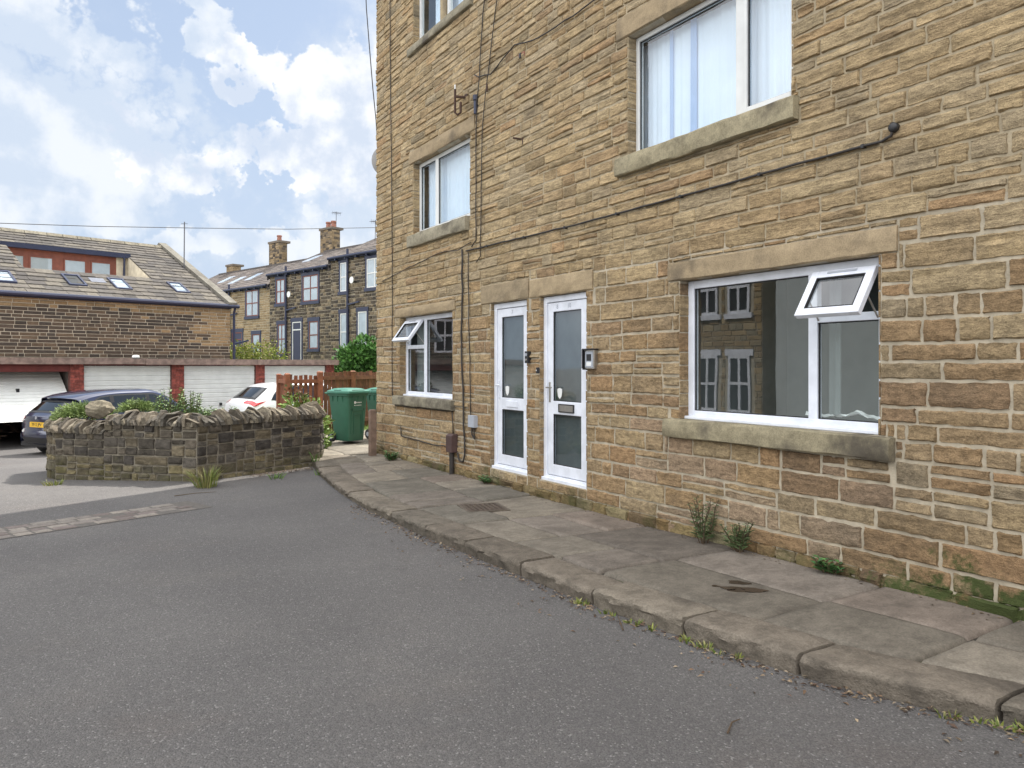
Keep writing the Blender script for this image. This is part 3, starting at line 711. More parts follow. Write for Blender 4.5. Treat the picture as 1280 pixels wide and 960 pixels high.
# ------------------------------------------------------------------ road
def asphalt():
    m, nt, b, out = newmat('asphalt')
    tc = N(nt, 'TexCoord').outputs['Object']
    big = noise(nt, tc, .55, 5, .6); mid = noise(nt, tc, 2.2, 5, .65)
    vo = N(nt, 'TexVoronoi'); vo.inputs['Scale'].default_value = 120; L(nt, tc, vo.inputs['Vector'])
    vc = N(nt, 'SeparateColor'); L(nt, vo.outputs['Color'], vc.inputs[0])
    fine = noise(nt, tc, 160, 2, .7)
    c = mix(nt, ramp(nt, big, .35, .65), (.118, .112, .110), (.145, .138, .134))
    c = mix(nt, math_(nt, 'MULTIPLY', ramp(nt, mid, .5, .72), .45), c, (.100, .094, .092))
    c = mix(nt, math_(nt, 'MULTIPLY', ramp(nt, noise(nt, tc, .9, 6, .7), .5, .75), .35), c, (.178, .160, .144))
    c = mix(nt, math_(nt, 'MULTIPLY', ramp(nt, noise(nt, tc, .38, 6, .7), .54, .66), .35), c, (.130, .110, .100))
    c = mix(nt, ramp(nt, vc.outputs[0], .0, 1, 0, .6), mix(nt, 1.0, c, (.70,.70,.70), 'MULTIPLY'), mix(nt, 1.0, c, (1.28,1.27,1.25), 'MULTIPLY'))
    c = mix(nt, ramp(nt, vc.outputs[1], .945, .985, 0, .75), c, (.26, .25, .24))
    c = mix(nt, ramp(nt, fine, .52, .75, 0, .5), c, (.062, .059, .058))
    L(nt, c, b.inputs['Base Color']); b.inputs['Roughness'].default_value = .85; b.inputs['Specular IOR Level'].default_value = .35
    h = math_(nt, 'ADD', math_(nt, 'MULTIPLY', vo.outputs['Distance'], -1.0), math_(nt, 'MULTIPLY', fine, .8))
    bump(nt, b, h, .7, .008); return m
M['asphalt'] = asphalt()
xs = sorted(set([-300,-150,-80,-50,-35] + list(np.arange(-26, 30, 1.0)) + [35,50,80,150,300])); ys = sorted(set([-150,-60,-30] + list(np.arange(-20, 45, 1.0)) + [50,70,110,180,400]))
g = MB(); g.grid([[(x, y, gz(x, y)) for y in ys] for x in xs])
tag(g.build('road', M['asphalt'], None, (0,0,0), smooth=True), kind='structure')

# sett strip across the road
M['sett'] = stone_mat('granite_setts', strata=(14,14,14), bs=.4, bd=.01, stain=.3, mottle=.2)
c0, c1 = G(258, 629), G(0, 667); u = Vector((c1.x-c0.x, c1.y-c0.y, 0)).normalized(); v = Vector((u.y, -u.x, 0))
sm = MB()
rows = 4; L_ = 9.0
for r in range(rows):
    s = rng.uniform(0, .1)
    while s < L_:
        l = rng.uniform(.15, .27); wgt = .56/rows
        if s > .1+ .05*r:
            o = c0 + u*s + v*((r-rows/2)*wgt)
            zt = gz(o.x, o.y)+rng.uniform(.003,.012); e = .010
            sm.cur = tuple(pick([(.17,.15,.135),(.20,.18,.16),(.15,.125,.115),(.22,.195,.17)]))
            p = [o+u*.008+v*.008, o+u*(l-.008)+v*.008, o+u*(l-.008)+v*(wgt-.008), o+u*.008+v*(wgt-.008)]
            cc = sum(p, Vector())/4
            bt = [Vector((k.x,k.y,zt-.04)) for k in p]; m_ = [Vector((k.x,k.y,zt-.006)) for k in p]; tp = [Vector((k.x,k.y,zt)).lerp(Vector((cc.x,cc.y,zt)), .12) for k in p]
            i = sm.pts(m_+tp)
            for q in ((4,7,6,5),(0,1,5,4),(1,2,6,5),(2,3,7,6),(3,0,4,7)): sm.face([i+k for k in q][::-1])
        s += l
tag(sm.build('sett_strip', M['sett'], None, c0, recalc=True), kind='structure')
sj = MB()
n = 30
P = []
for i in range(n+1):
    o = c0 + u*(L_*i/n+.08); P.append([Vector((o.x+v.x*k, o.y+v.y*k, gz(o.x+v.x*k, o.y+v.y*k)+.004)) for k in (-.30, 0, .30)])
sj.grid(P); tag(sj.build('sett_bedding', simple('sett_bedding', (.10,.09,.08), .95, .2, 20), None, c0, recalc=True), kind='structure')

# ------------------------------------------------------------------ pavement of stone flags, with stone kerb
KL = [(-3.0, 4.35), (-1.5, 4.30), (0, 4.22), (.8, 4.08), (1.3, 3.90), (1.72, 3.68), (2.1, 3.50), (2.52, 3.345), (3.29, 3.225), (3.97, 3.13), (5.1, 3.09), (6.65, 3.03), (8.0, 3.05), (9.0, 3.12), (10.2, 3.28), (11.3, 3.47), (11.9, 3.62)]
def kx(y):
    for (y0,x0),(y1,x1) in zip(KL, KL[1:]):
        if y0 <= y <= y1: return x0+(x1-x0)*(y-y0)/(y1-y0)
    return KL[0][1] if y < KL[0][0] else KL[-1][1]
def pz(x, y): return .105 + .012*math.sin(x*1.3+y*.7) + .004*math.sin(3*y)
def slab(mb, corners, thick, edge, col, lift=0.0, n=5, wear=.003):
    """one worn stone slab from four plan corners"""
    cs = [Vector((c[0]+rng.normal(0,.006), c[1]+rng.normal(0,.006), 0)) for c in corners]
    col = np.array(col)*(1+rng.normal(0,.05)); tl = (rng.normal(0,.002), rng.normal(0,.002))
    us = [0, .02, .06] + [k/n for k in range(1, n)] + [.94, .98, 1]
    P = []
    for a in us:
        row = []
        for b in us:
            p = (cs[0]*(1-a)+cs[1]*a)*(1-b) + (cs[3]*(1-a)+cs[2]*a)*b
            ed = min(a, 1-a, b, 1-b)
            dz = -edge if ed == 0 else (-edge*.22 if ed <= .02 else rng.normal(0, wear*.5))
            p.z = pz(p.x, p.y)+lift+dz+tl[0]*(a-.5)*2+tl[1]*(b-.5)*2
            row.append(p)
        P.append(row)
    mb.cur = tuple(np.clip(col, 0, 1))
    mb.grid(P)
FLAGC = [(.172,.148,.117), (.186,.162,.128), (.15,.132,.107), (.172,.142,.117), (.198,.174,.14), (.16,.138,.116), (.142,.128,.105)]
pv = MB()
y = -1.5; sk0 = 0.0
W_ = D-.0
while y < 12.4:
    stp = rng.uniform(.75, 1.35)
    y2 = min(y+stp, 12.4)
    lft = rng.normal(0, .004)
    sk1 = rng.normal(0, .05)
    n = 1 if False else 2
    f0 = rng.uniform(.38, .62) if y < 5.5 or rng.random() < .7 else rng.uniform(.30, .4)
    ki = .335
    xa0, xa1 = kx(y)+ki, kx(y2)+ki
    cuts = [0, f0, 1] if rng.random() < .8 else [0, .34, .67, 1]
    for c_0, c_1 in zip(cuts, cuts[1:]):
        X = lambda k, xx: xx+(W_-xx)*k
        j = .007
        yy = [(y, y2)]
        if rng.random() < .22: k = y+(y2-y)*rng.uniform(.35,.65); yy = [(y,k),(k,y2)]
        for ya, yb in yy:
            xa, xb = kx(ya)+ki, kx(yb)+ki
            sa_ = sk0+(sk1-sk0)*(ya-y)/(y2-y); sb2 = sk0+(sk1-sk0)*(yb-y)/(y2-y)
            slab(pv, [(X(c_0,xa)+j, ya+j+sa_*c_0), (X(c_1,xa)-j, ya+j+sa_*c_1), (X(c_1,xb)-j, yb-j+sb2*c_1), (X(c_0,xb)+j, yb-j+sb2*c_0)], .05, .040, pick(FLAGC), lft+rng.normal(0,.003))
    y = y2; sk0 = sk1
# side path to the bins behind the corner
yy = 12.45
for r in range(5):
    x = 3.65
    y2 = yy+rng.uniform(.7, .95)
    while x < 6.6:
        x2 = min(x+rng.uniform(.6, 1.1), 6.7)
        slab(pv, [(x+.008, yy+.008), (x2-.008, yy+.008), (x2-.008, y2-.008), (x+.008, y2-.008)], .05, .025, pick([(.20,.18,.145),(.22,.195,.155),(.18,.16,.13)]), rng.normal(0,.006)+.01)
        x = x2
    yy = y2
PATH_END = yy
tag(pv.build('pavement', M['flag'], None, (4, 6, .1), smooth=True, recalc=False), kind='structure')
jb = MB()                                    # soil and moss in the joints
ysj = list(np.arange(-1.6, 12.5, .1))
jb.grid([[(kx(yv)+.2+(D+.02-kx(yv)-.2)*k/8, yv, pz(kx(yv)+.2+(D+.02-kx(yv)-.2)*k/8, yv)-.030+rng.normal(0,.003)) for k in range(9)] for yv in ysj], True)
jb.grid([[(x, yv, pz(x, yv)-.022) for yv in np.arange(12.3, PATH_END+.1, .25)] for x in np.arange(3.6, 6.9, .25)])
def joint_mat():
    m, nt, b, out = newmat('joint_moss'); tc = N(nt, 'TexCoord').outputs['Object']
    c = mix(nt, ramp(nt, noise(nt, tc, 3.5, 4), .42, .62), (.030, .026, .021), (.050, .052, .020))
    c = mix(nt, ramp(nt, noise(nt, tc, 40, 2), .4, .7, 0, .5), c, (.075, .066, .05)); L(nt, c, b.inputs['Base Color']); b.inputs['Roughness'].default_value = .95
    bump(nt, b, noise(nt, tc, 55, 3), .6, .01); return m
M['joint'] = joint_mat()
tag(jb.build('pavement_joints', M['joint'], None, (4, 6, .1), smooth=True), kind='structure')
# kerb
M['kerb'] = stone_mat('kerbstone', strata=(6,6,14), bs=.9, bd=.03, stain=.6, mottle=.28)
kb = MB()
y = -2.9
def kerb_stone(y0, y1):
    g = .012; y0 += g; y1 -= g; n = max(4, int((y1-y0)/.045)); w = .34+rng.normal(0,.012)
    lf = rng.normal(0, .006); P = []
    kb.cur = tuple(pick([(.155,.132,.105),(.14,.122,.098),(.165,.142,.112)]))
    rl = [rng.normal(0,.004) for _ in range(9)]
    for i in range(n+1):
        yv = y0+(y1-y0)*i/n; x = kx(yv); z = pz(x+.1, yv)+lf+.004
        e = 1 if 0 < i < n else 0
        sx = .010*(1-e)
        j = lambda s_: rng.normal(0, s_)
        prof = [(.018, -.14), (.016+j(.008), z*.3), (.004+j(.009), z*.58), (.004+j(.007), z-.034), (.008+j(.005), z-.015+j(.003)), (.024+j(.006), z-.003+j(.002)), (.09, z+j(.002)), (w*.6, z+j(.002)), (w-.03, z+j(.002)), (w-.008, z-.008), (w, z-.05)]
        if not e: prof = [(px+.012 if px < w*.5 else px, pz_-.008 if pz_ > .02 else pz_) for px, pz_ in prof]
        P.append([(x+px, yv, gz(x,yv)*.0+pz_) for px, pz_ in prof])
    kb.grid(P, True); kb.poly(P[0]); kb.poly(P[-1][::-1])
kcuts = [-2.9, -1.9, -1.0, -.2, .75, 1.78, 2.60, 3.33, 4.10, 4.95, 5.8, 6.55, 7.4, 8.15, 8.9, 9.75, 10.5, 11.2, 11.85]
for a, b in zip(kcuts, kcuts[1:]): kerb_stone(a, b)
tag(kb.build('kerb', M['kerb'], None, (3.5, 5, 0), smooth=True, auto=45), kind='structure')
# pavement edge beyond the kerb end (face towards the garden wall)
ke = MB(); ke.cur = (.15,.13,.10); ke.hexa([(3.62,11.86,-.3),(3.95,11.86,-.3),(4.0,12.6,-.3),(3.72,12.6,-.3),(3.63,11.87,.10),(3.95,11.87,.11),(4.0,12.6,.11),(3.73,12.6,.10)]); tag(ke.build('kerb_end', M['kerb'], None, (3.7,12,0), recalc=True), kind='structure')
# manhole cover and drips on the flags
p = Vector((3.98, 7.08, pz(3.98,7.08)+.004)); t = thing('manhole_cover', 'small rusty square cover let into the pavement flags in front of the doors', 'manhole cover', p)
a_, b_ = Vector((.22,-.06,0)), Vector((.05,.22,0))
mb = MB(); mb.obox(p, a_, b_, (0,0,.006)); mb.build('frame', simple('cover_frame', (.10,.08,.06), .8, .3, 20), t, p)
mb = MB(); mb.obox(p+Vector((0,0,.004)), a_*.86, b_*.86, (0,0,.006))
for i in range(-3, 4):
    for k in range(-3, 4): mb.obox(p+a_*.86*i/3.8+b_*.86*k/3.8+Vector((0,0,.012)), a_*.05, b_*.05, (0,0,.003))
mb.build('lid', simple('cover_lid', (.075,.055,.04), .8, .3, 25), t, p)
wet = simple('wet_stain', (.028,.02,.016), .25, .2, 6)
def slab_top(x, y): return max([v[2] for v in pv.v if abs(v[0]-x) < .16 and abs(v[1]-y) < .16] or [pz(x, y)])
sp = MB()
for (cx, cy, rx, ry) in ((3.99,3.55,.13,.06),(4.05,3.5,.08,.055),(4.10,3.68,.075,.045),(3.90,3.70,.03,.02),(3.93,3.62,.05,.03)):
    n = 22; ph = rng.uniform(0,6,2)
    rr = [1+.16*math.sin(3*t_+ph[0])+.1*math.sin(5*t_+ph[1]) for t_ in np.linspace(0, 2*math.pi, n, False)]
    zt_ = slab_top(cx, cy); pts = []
    for k in range(n):
        t_ = 2*math.pi*k/n; a1, b1 = rx*rr[k]*math.cos(t_), ry*rr[k]*math.sin(t_)
        xx, yy_ = cx+a1*.6-b1*.8, cy-a1*.8-b1*.6
        pts.append((xx, yy_, zt_+.001+.0007*len(sp.f)))
    sp.poly(pts)
tag(sp.build('wet_patch', wet, None, (4,3.6,.1), recalc=True), kind='stuff')
tag(bpy.data.objects['wet_patch'], 'dark wet stain on the pavement flags before the large window', 'stain')

# ------------------------------------------------------------------ foliage helpers
def leaf(mb, p, d, n, l, w, col, bend=.25):
    d = Vector(d).normalized(); n = Vector(n); s_ = d.cross(n)
    if s_.length < 1e-3: s_ = d.cross(Vector((.3,.5,1)))
    s_.normalize(); n = s_.cross(d)
    mb.cur = col; p = Vector(p)
    a, b, c, e = p, p+d*l*.5+s_*w*.5+n*l*bend*.4, p+d*l-n*l*bend*.3, p+d*l*.5-s_*w*.5+n*l*bend*.4
    i = mb.pts([a, b, c, e]); mb.face((i,i+1,i+2)); mb.face((i,i+2,i+3))
def rv3(s=1.0):
    v = Vector(rng.normal(0,1,3)); return v.normalized()*s
GREENS = [(.085,.15,.03), (.11,.19,.04), (.06,.115,.025), (.14,.22,.06), (.075,.13,.04)]
def gcol(pal=GREENS, s=.15): return tuple(np.clip(np.array(pal[rng.integers(len(pal))])*(1+rng.normal(0,s)), .005, 1))
def bush(mb, blobs, n, l, w, pal, up=.3, hollow=.55):
    """leaves through the outer volume of several uneven lobes"""
    ws = np.array([b[1]**2 for b in blobs]); ws = ws/ws.sum()
    for _ in range(n):
        c, r, sq = blobs[rng.choice(len(blobs), p=ws)]
        dr = rv3(); rad = r*(hollow+(1-hollow)*rng.random()**.6)*(1+.18*math.sin(dr.x*7+c[0]*3)+.14*math.sin(dr.z*9+c[1]*5))
        p = Vector(c)+Vector((dr.x*rad, dr.y*rad, dr.z*rad*sq))
        dd = (dr+rv3(.8)+Vector((0,0,up))).normalized()
        leaf(mb, p, dd, (dr+rv3(.6)), l*rng.uniform(.6,1.3), w*rng.uniform(.7,1.3), gcol(pal))
def grass_tuft(mb, p, n, h, spread, pal):
    p = Vector(p)
    for _ in range(n):
        a = rng.uniform(0, 2*math.pi); r = spread*rng.random(); b = p+Vector((math.cos(a)*r, math.sin(a)*r, -.005))
        d = Vector((math.cos(a)*rng.uniform(.1,.8), math.sin(a)*rng.uniform(.1,.8), 1)).normalized(); hh = h*rng.uniform(.45,1.1); w = .004+.004*rng.random()
        s_ = d.cross(rv3()).normalized()*w; mb.cur = gcol(pal)
        m_ = b+d*hh*.55; e = b+d*hh+Vector((d.x,d.y,-.25))*hh*.35
        i = mb.pts([b-s_, b+s_, m_+s_*.8, m_-s_*.8, e]); mb.face((i,i+1,i+2,i+3)); mb.face((i+3,i+2,i+4))
def weed_stem(mb, sm, p, h, lean, nl, l, w, pal):
    p = Vector(p); top = p+Vector((lean[0], lean[1], h)); pts = [p.lerp(top, k/5)+Vector((rng.normal(0,.006),rng.normal(0,.006),0)) for k in range(6)]
    sm.tube(pts, [.004]*5+[.002], 4)
    for k in range(nl):
        f = .15+.85*k/nl; q = p.lerp(top, f); a = k*2.4+rng.normal(0,.4)
        leaf(mb, q, (math.cos(a), math.sin(a), .5), (0,0,1), l*(1.15-f*.6)*rng.uniform(.8,1.2), w, gcol(pal))
def weed(name, label, cat, p, stems, h, spread, nl, l, w, pal, group=None, lean=.5):
    t = thing(name, label, cat, p, 0, group); a, b = MB(), MB()
    for _ in range(stems):
        an = rng.uniform(0, 6.28); o = Vector(p)+Vector((math.cos(an), math.sin(an), 0))*spread*rng.random()*.4
        weed_stem(a, b, o, h*rng.uniform(.5,1.1), (math.cos(an)*spread*lean, math.sin(an)*spread*lean), nl, l, w, pal)
    a.build('leaves', M['leaf'], t, p); b.build('stems', M['bark'], t, p); return t

# ------------------------------------------------------------------ garden wall
GP = [(.12, 15.2), (.02, 13.55), (.12, 13.22), (1.80, 11.40), (3.83, 12.28), (3.98, 12.62)]
DARK = [(.095,.08,.062), (.115,.097,.075), (.075,.065,.053), (.14,.117,.083), (.105,.092,.077), (.065,.057,.05), (.155,.128,.087)]
gwo = Vector((1.8, 11.4, 0))
gw = thing('garden_wall', 'dark rubble garden wall with a jagged coping of upright stones at the road bend', 'garden wall', gwo)
ws_, wm = MB(), MB(); cp = MB()
HL, HH = .64, .78
def wall_top(seg, a, ln):
    if seg == 2: return HL if a < ln*.36 else HH
    return HL if seg < 2 else HH
for seg, (p, q) in enumerate(zip(GP, GP[1:])):
    mpz, flz = linemap(p, q); ln = (Vector(q)-Vector(p)).length      # outside faces the road
    mp2 = lambda a, d, z, f=mpz: f(a, d, z)
    def col():
        return pick(DARK)
    tops = [(0, ln, HH if seg > 2 else HL)]
    if seg == 2: tops = [(0, ln*.36, HL), (ln*.36, ln, HH)]
    for (t0, t1, ht) in tops:
        for rc in rubble(t0, t1, -.22, ht):
            c = col()
            if rc[3] < .30: c = c*np.array((1.25,1.25,1.05))
            elif rc[3] > .62: c = c*.82
            add_stone(ws_, rc, mp2, False, c, prot=.022, joint=.014, step=.06, rough=.006)
        wm.cur = (1,1,1)
        b0, b1 = mpz(t0,0,0), mpz(t1,0,0); i0, i1 = mpz(t0,-.36,0), mpz(t1,-.36,0)
        wm.hexa([(b0[0],b0[1],-.3),(b1[0],b1[1],-.3),(i1[0],i1[1],-.3),(i0[0],i0[1],-.3),(b0[0],b0[1],ht),(b1[0],b1[1],ht),(i1[0],i1[1],ht),(i0[0],i0[1],ht)])
    # cock-and-hen coping: rough slabs on edge
    a = .0
    while a < ln:
        th = rng.uniform(.03, .068); ht = (HL if a < ln*.36 else HH) if seg == 2 else (HH if seg > 2 else HL)
        h = rng.uniform(.12, .24)*(1.3 if seg > 2 and rng.random() < .4 else 1)*(.9 if rng.random() < .3 else 1); lean_ = rng.normal(.0, .05) - (.05 if seg > 2 else 0); cut = rng.uniform(.3,.75); drop = rng.uniform(.15,.55)
        cp.cur = tuple(pick([(.15,.128,.098), (.19,.16,.12), (.115,.10,.08), (.23,.20,.15), (.10,.09,.075)]))
        outd, ind = .045+rng.normal(0,.015), -.36+rng.normal(0,.03)
        m0 = ht-.02; k = [rng.uniform(.45,.9), rng.uniform(.85,1.0), rng.uniform(.8,1.05), rng.uniform(.4,.85)]
        prof = [(outd-.01, 0), (outd+rng.uniform(-.01,.02), k[0]*.6), (outd-rng.uniform(.02,.07), k[0]), (outd+(ind-outd)*rng.uniform(.28,.42), k[1]), (outd+(ind-outd)*rng.uniform(.55,.7), k[2]), (ind+rng.uniform(.02,.06), k[3]), (ind, 0)]
        lo, hi = [], []
        for dd, kz in prof:
            sh_ = lean_*kz
            lo.append(Vector(mpz(a+sh_+th*.14*kz+rng.normal(0,.006), dd+rng.normal(0,.006), m0+h*kz)))
            hi.append(Vector(mpz(a+th+sh_-th*.14*kz+rng.normal(0,.006), dd+rng.normal(0,.012), m0+h*kz*rng.uniform(.93,1.05))))
        n_ = len(prof); i0 = cp.pts(lo+hi)
        cp.face([i0+j for j in range(n_)]); cp.face([i0+n_+j for j in range(n_)][::-1])
        for j in range(n_): cp.face((i0+j, i0+n_+j, i0+n_+(j+1)%n_, i0+(j+1)%n_))
        a += th*rng.uniform(.95, 1.2)
ws_.build('stonework', M['darkstone'], gw, gwo, smooth=True, auto=45)
wm.build('mortar_core', M['darkmortar'], gw, gwo)
bevel(cp.build('coping', M['darkstone'], gw, gwo, recalc=True), .009, 2)
bb = MB(); bb.cur = (.19,.165,.12)
P0 = Vector((.94, 12.75, HH+.05))
def boulder(mb, c, r, sq=(1,1,1), seed=0):
    rr = np.random.default_rng(seed); ks = rr.normal(0,1,(16,3)); n = 20
    P = []
    for i in range(n+1):
        row = []
        for k in range(2*n+1):
            th, ph = math.pi*i/n, 2*math.pi*(k % (2*n))/(2*n)
            d = Vector((math.sin(th)*math.cos(ph), math.sin(th)*math.sin(ph), math.cos(th)))
            m_ = min([1.0]+[.66/max(.01, d.dot(Vector(q_).normalized())) for q_ in ks])
            m_ *= 1+.05*math.sin(d.x*9+seed)*math.sin(d.y*8)+.04*math.sin(d.z*13+d.x*6)
            row.append(Vector(c)+Vector((d.x*sq[0], d.y*sq[1], d.z*sq[2]))*r*m_)
        P.append(row)
    mb.grid(P)
boulder(bb, T(122, 514, 11.35), .19, (1.25,.8,.85), 5)
tag(bb.build('boulder', M['darkstone'], None, T(122,509,11.25), smooth=True, auto=35), 'pale rough boulder sitting on the garden wall coping beside the low conifer', 'boulder')
# raised bed behind the wall
sb = MB(); bed = [(.3,15.1),(.25,13.6),(1.85,11.8),(3.7,12.55),(3.85,15.2)]
sb.poly([(x,y,.66) for x,y in bed]); sb.poly([(.3,15.1,-.5),(3.85,15.2,-.5),(3.85,15.2,.66),(.3,15.1,.66)]); sb.poly([(3.85,15.2,-.5),(3.72,12.5,-.5),(3.72,12.5,.66),(3.85,15.2,.66)])
tag(sb.build('planting_bed', M['soil'], None, (2,13,.8), recalc=True), kind='structure')
# conifer, weeds, bramble and tufts
def conifer(label, c, rx, ry, rz, n):
    t = thing('low_conifer', label, 'shrub', (c.x, c.y, .66)); mb, sm2 = MB(), MB()
    pal = [(.15,.21,.06), (.19,.26,.08), (.11,.165,.05), (.23,.30,.10)]
    for _ in range(n):
        dr = rv3(); dr.z = abs(dr.z)
        ra = rng.uniform(.35,1)
        p = c+Vector((dr.x*rx, dr.y*ry, dr.z*rz-.05))*ra
        d = Vector((dr.x+rng.normal(0,.35), dr.y+rng.normal(0,.35), .25+rng.normal(0,.2))).normalized(); cl = gcol(pal)
        for _k in range(4): leaf(mb, p+d*.022*_k, d+rv3(.75), rv3(), .055, .013, cl, .1)
    for _ in range(10):
        a = rng.uniform(0,6.28); sm2.tube([(c.x,c.y,.62), (c.x+math.cos(a)*rx*.4, c.y+math.sin(a)*ry*.4, c.z+.02), (c.x+math.cos(a)*rx*.8, c.y+math.sin(a)*ry*.8, c.z+rz*.4)], [.012,.008,.003], 5)
    mb.build('foliage', M['leaf'], t, (c.x,c.y,.66)); sm2.build('stems', M['bark'], t, (c.x,c.y,.66))
conifer('spreading green conifer behind the lower end of the garden wall, left of the boulder', T(105,516,11.9)+Vector((0,0,-.05)), .42, .34, .24, 1500)
conifer('small dark green conifer sprig behind the coping right of the boulder', T(172,505,11.9)+Vector((0,0,-.08)), .24, .2, .16, 450)
WP = [(.16,.25,.08), (.20,.30,.11), (.13,.21,.07)]
for x, t_, lab, ns in ((213,11.9,'tall leafy weed clump on the garden wall, left of the pair behind the coping',13), (238,11.8,'feathery weed clump behind the garden wall coping right above the bend',16), (262,12.0,'smaller weed clump between the bend of the garden wall and the white car',12), (284,12.1,'short weeds by a leaning slab of the coping in front of the white car',7)):
    p = T(x, 500, t_); p.z = .66
    weed('weed_clump', lab, 'weeds', p, ns*2, (.60 if ns > 12 else .30), .26, 18, .095, .026, WP)
c = T(383, 520, 13.7); t = thing('bramble_bush', 'leafy bramble bush with reddish tips between the garden wall end and the green bin', 'bush', (c.x,c.y,.3)); mb = MB(); sm2 = MB()
bush(mb, [((c.x,c.y,.55),.40,1.0), ((c.x+.2,c.y+.1,.30),.30,1.0), ((c.x-.2,c.y-.05,.80),.27,1.0)], 1150, .10, .065, [(.20,.29,.07),(.26,.36,.10),(.13,.21,.05)], hollow=.3)
bush(mb, [((c.x-.16,c.y-.1,.98),.20,1.2), ((c.x-.30,c.y-.1,1.12),.12,1.4)], 150, .08, .045, [(.12,.06,.03),(.10,.10,.035),(.14,.08,.04)], hollow=.2)
for _ in range(14): 
    a = rng.uniform(0,6.28); e = Vector((c.x+math.cos(a)*.3-.1, c.y+math.sin(a)*.3, rng.uniform(.5,1.15))); sm2.tube([(c.x,c.y,.1), (c.x+math.cos(a)*.1, c.y+math.sin(a)*.1, .5), e], [.008,.006,.003], 4)
mb.build('leaves', M['leaf'], t, (c.x,c.y,.3)); sm2.build('stems', M['bark'], t, (c.x,c.y,.3))
STRAW = [(.22,.22,.07), (.17,.20,.05), (.28,.25,.11), (.13,.17,.04)]
def tuft(label, p, n, h, sp, pal, name='grass_tuft', cat='grass tuft'):
    mb = MB(); grass_tuft(mb, p, n, h, sp, pal); tag(mb.build(name, M['leaf'], None, p), label, cat)
p = G(257, 608); p.z = gz(p.x,p.y); tuft('straw-coloured grass tuft at the foot of the garden wall bend', p+Vector((0,-.06,0)), 130, .34, .14, STRAW)
p = G(343, 600); tuft('low green grass sprouting at the base of the garden wall right of the bend', G(345,598)+Vector((0,-.02,-.0)), 40, .10, .16, GREENS)
p = G(68, 602); p.z = gz(p.x,p.y); tuft('dry mossy grass at the left foot of the garden wall', p, 60, .10, .16, STRAW)
tuft('few green blades in the gap where the kerb meets the garden wall', Vector((3.64,11.95,.10)), 26, .2, .06, GREENS)
tuft('grass blades at the end of the kerb by the garden wall', Vector((3.45,11.05,.0)), 22, .12, .07, GREENS)
for (x_, y_, z_, lab, ns, h) in ((4.76,4.66,.1,'tall spindly weed growing up the wall left of the large window sill',14,.42), (4.78,4.30,.1,'bushy green weed at the foot of the wall under the large window',16,.26), (4.84,3.5,.1,'small weed at the wall foot right of the two bigger weeds',8,.12), (4.68,11.3,.1,'leafy green weed at the wall foot near the far corner of the building',14,.16), (4.83,8.5,.1,'tiny green weed at the wall foot beside the left door',9,.09)):
    weed('wall_weed', lab, 'weed', Vector((x_,y_,z_)), ns, h, .12 if h > .2 else .09, 16 if h > .2 else 7, .07 if h > .2 else .08, .016 if h > .2 else .04, [(.11,.16,.07),(.14,.20,.09),(.09,.13,.05)] if h > .2 else [(.05,.13,.04),(.08,.17,.05)], lean=.8)
# grass and dead leaves along the kerb foot
for k, (ya, yb, lab) in enumerate(((3.35,4.2,'yellow-green grass in the gutter beside the third kerb stone'), (2.9,3.35,'grass tufts among dead leaves by the second kerb stone'), (1.6,1.95,'grass in the joint of the nearest kerb stones'))):
    mb = MB()
    for _ in range(9):
        yv = rng.uniform(ya, yb); grass_tuft(mb, (kx(yv)-.01-.04*rng.random(), yv, 0.0), 9, .055, .03, [(.20,.22,.05),(.14,.19,.04),(.26,.25,.10)])
    tag(mb.build('gutter_grass', M['leaf'], None, (kx(ya), ya, 0)), lab, 'grass', kind='stuff')
mb = MB()
for _ in range(950):
    yv = 1.4+rng.random()**1.2*7.0; dx = abs(rng.normal(0,.07))
    if rng.random() < .12: dx = rng.uniform(0,.45)
    if rng.random() < .25 and yv > 3.2: continue
    p = Vector((kx(yv)+.0-dx, yv, .004+.012*rng.random()))
    leaf(mb, p, (rng.normal(), rng.normal(), rng.normal(0,.15)), (rng.normal(0,.3),rng.normal(0,.3),1), rng.uniform(.015,.045), rng.uniform(.008,.02), gcol([(.16,.10,.06),(.22,.16,.10),(.10,.06,.04),(.28,.22,.15),(.07,.05,.035)]), .3)
for _ in range(260):
    yv = rng.uniform(1.8, 11); p = Vector((4.86-abs(rng.normal(0,.06)), yv, pz(4.8,yv)+.006)); leaf(mb, p, (rng.normal(),rng.normal(),rng.normal(0,.15)), (0,0,1), rng.uniform(.012,.035), .012, gcol([(.13,.09,.05),(.08,.06,.04),(.2,.16,.1)]), .3)
for _ in range(520):
    f = rng.random(); x_ = 2.6+1.0*f+rng.normal(0,.05); y_ = 11.62+.42*f-abs(rng.normal(0,.16)); 
    if x_ > kx(min(y_, 11.8))-.02: continue
    leaf(mb, (x_, y_, gz(x_,y_)+.004+.01*rng.random()), (rng.normal(),rng.normal(),rng.normal(0,.15)), (0,0,1), rng.uniform(.012,.04), .014, gcol([(.16,.11,.07),(.22,.17,.12),(.10,.07,.05)]), .3)
tag(mb.build('dead_leaves', M['deadleaf'], None, (3.2,4,0)), 'brown dead leaves and grit gathered along the kerb foot', 'leaf litter', kind='stuff')
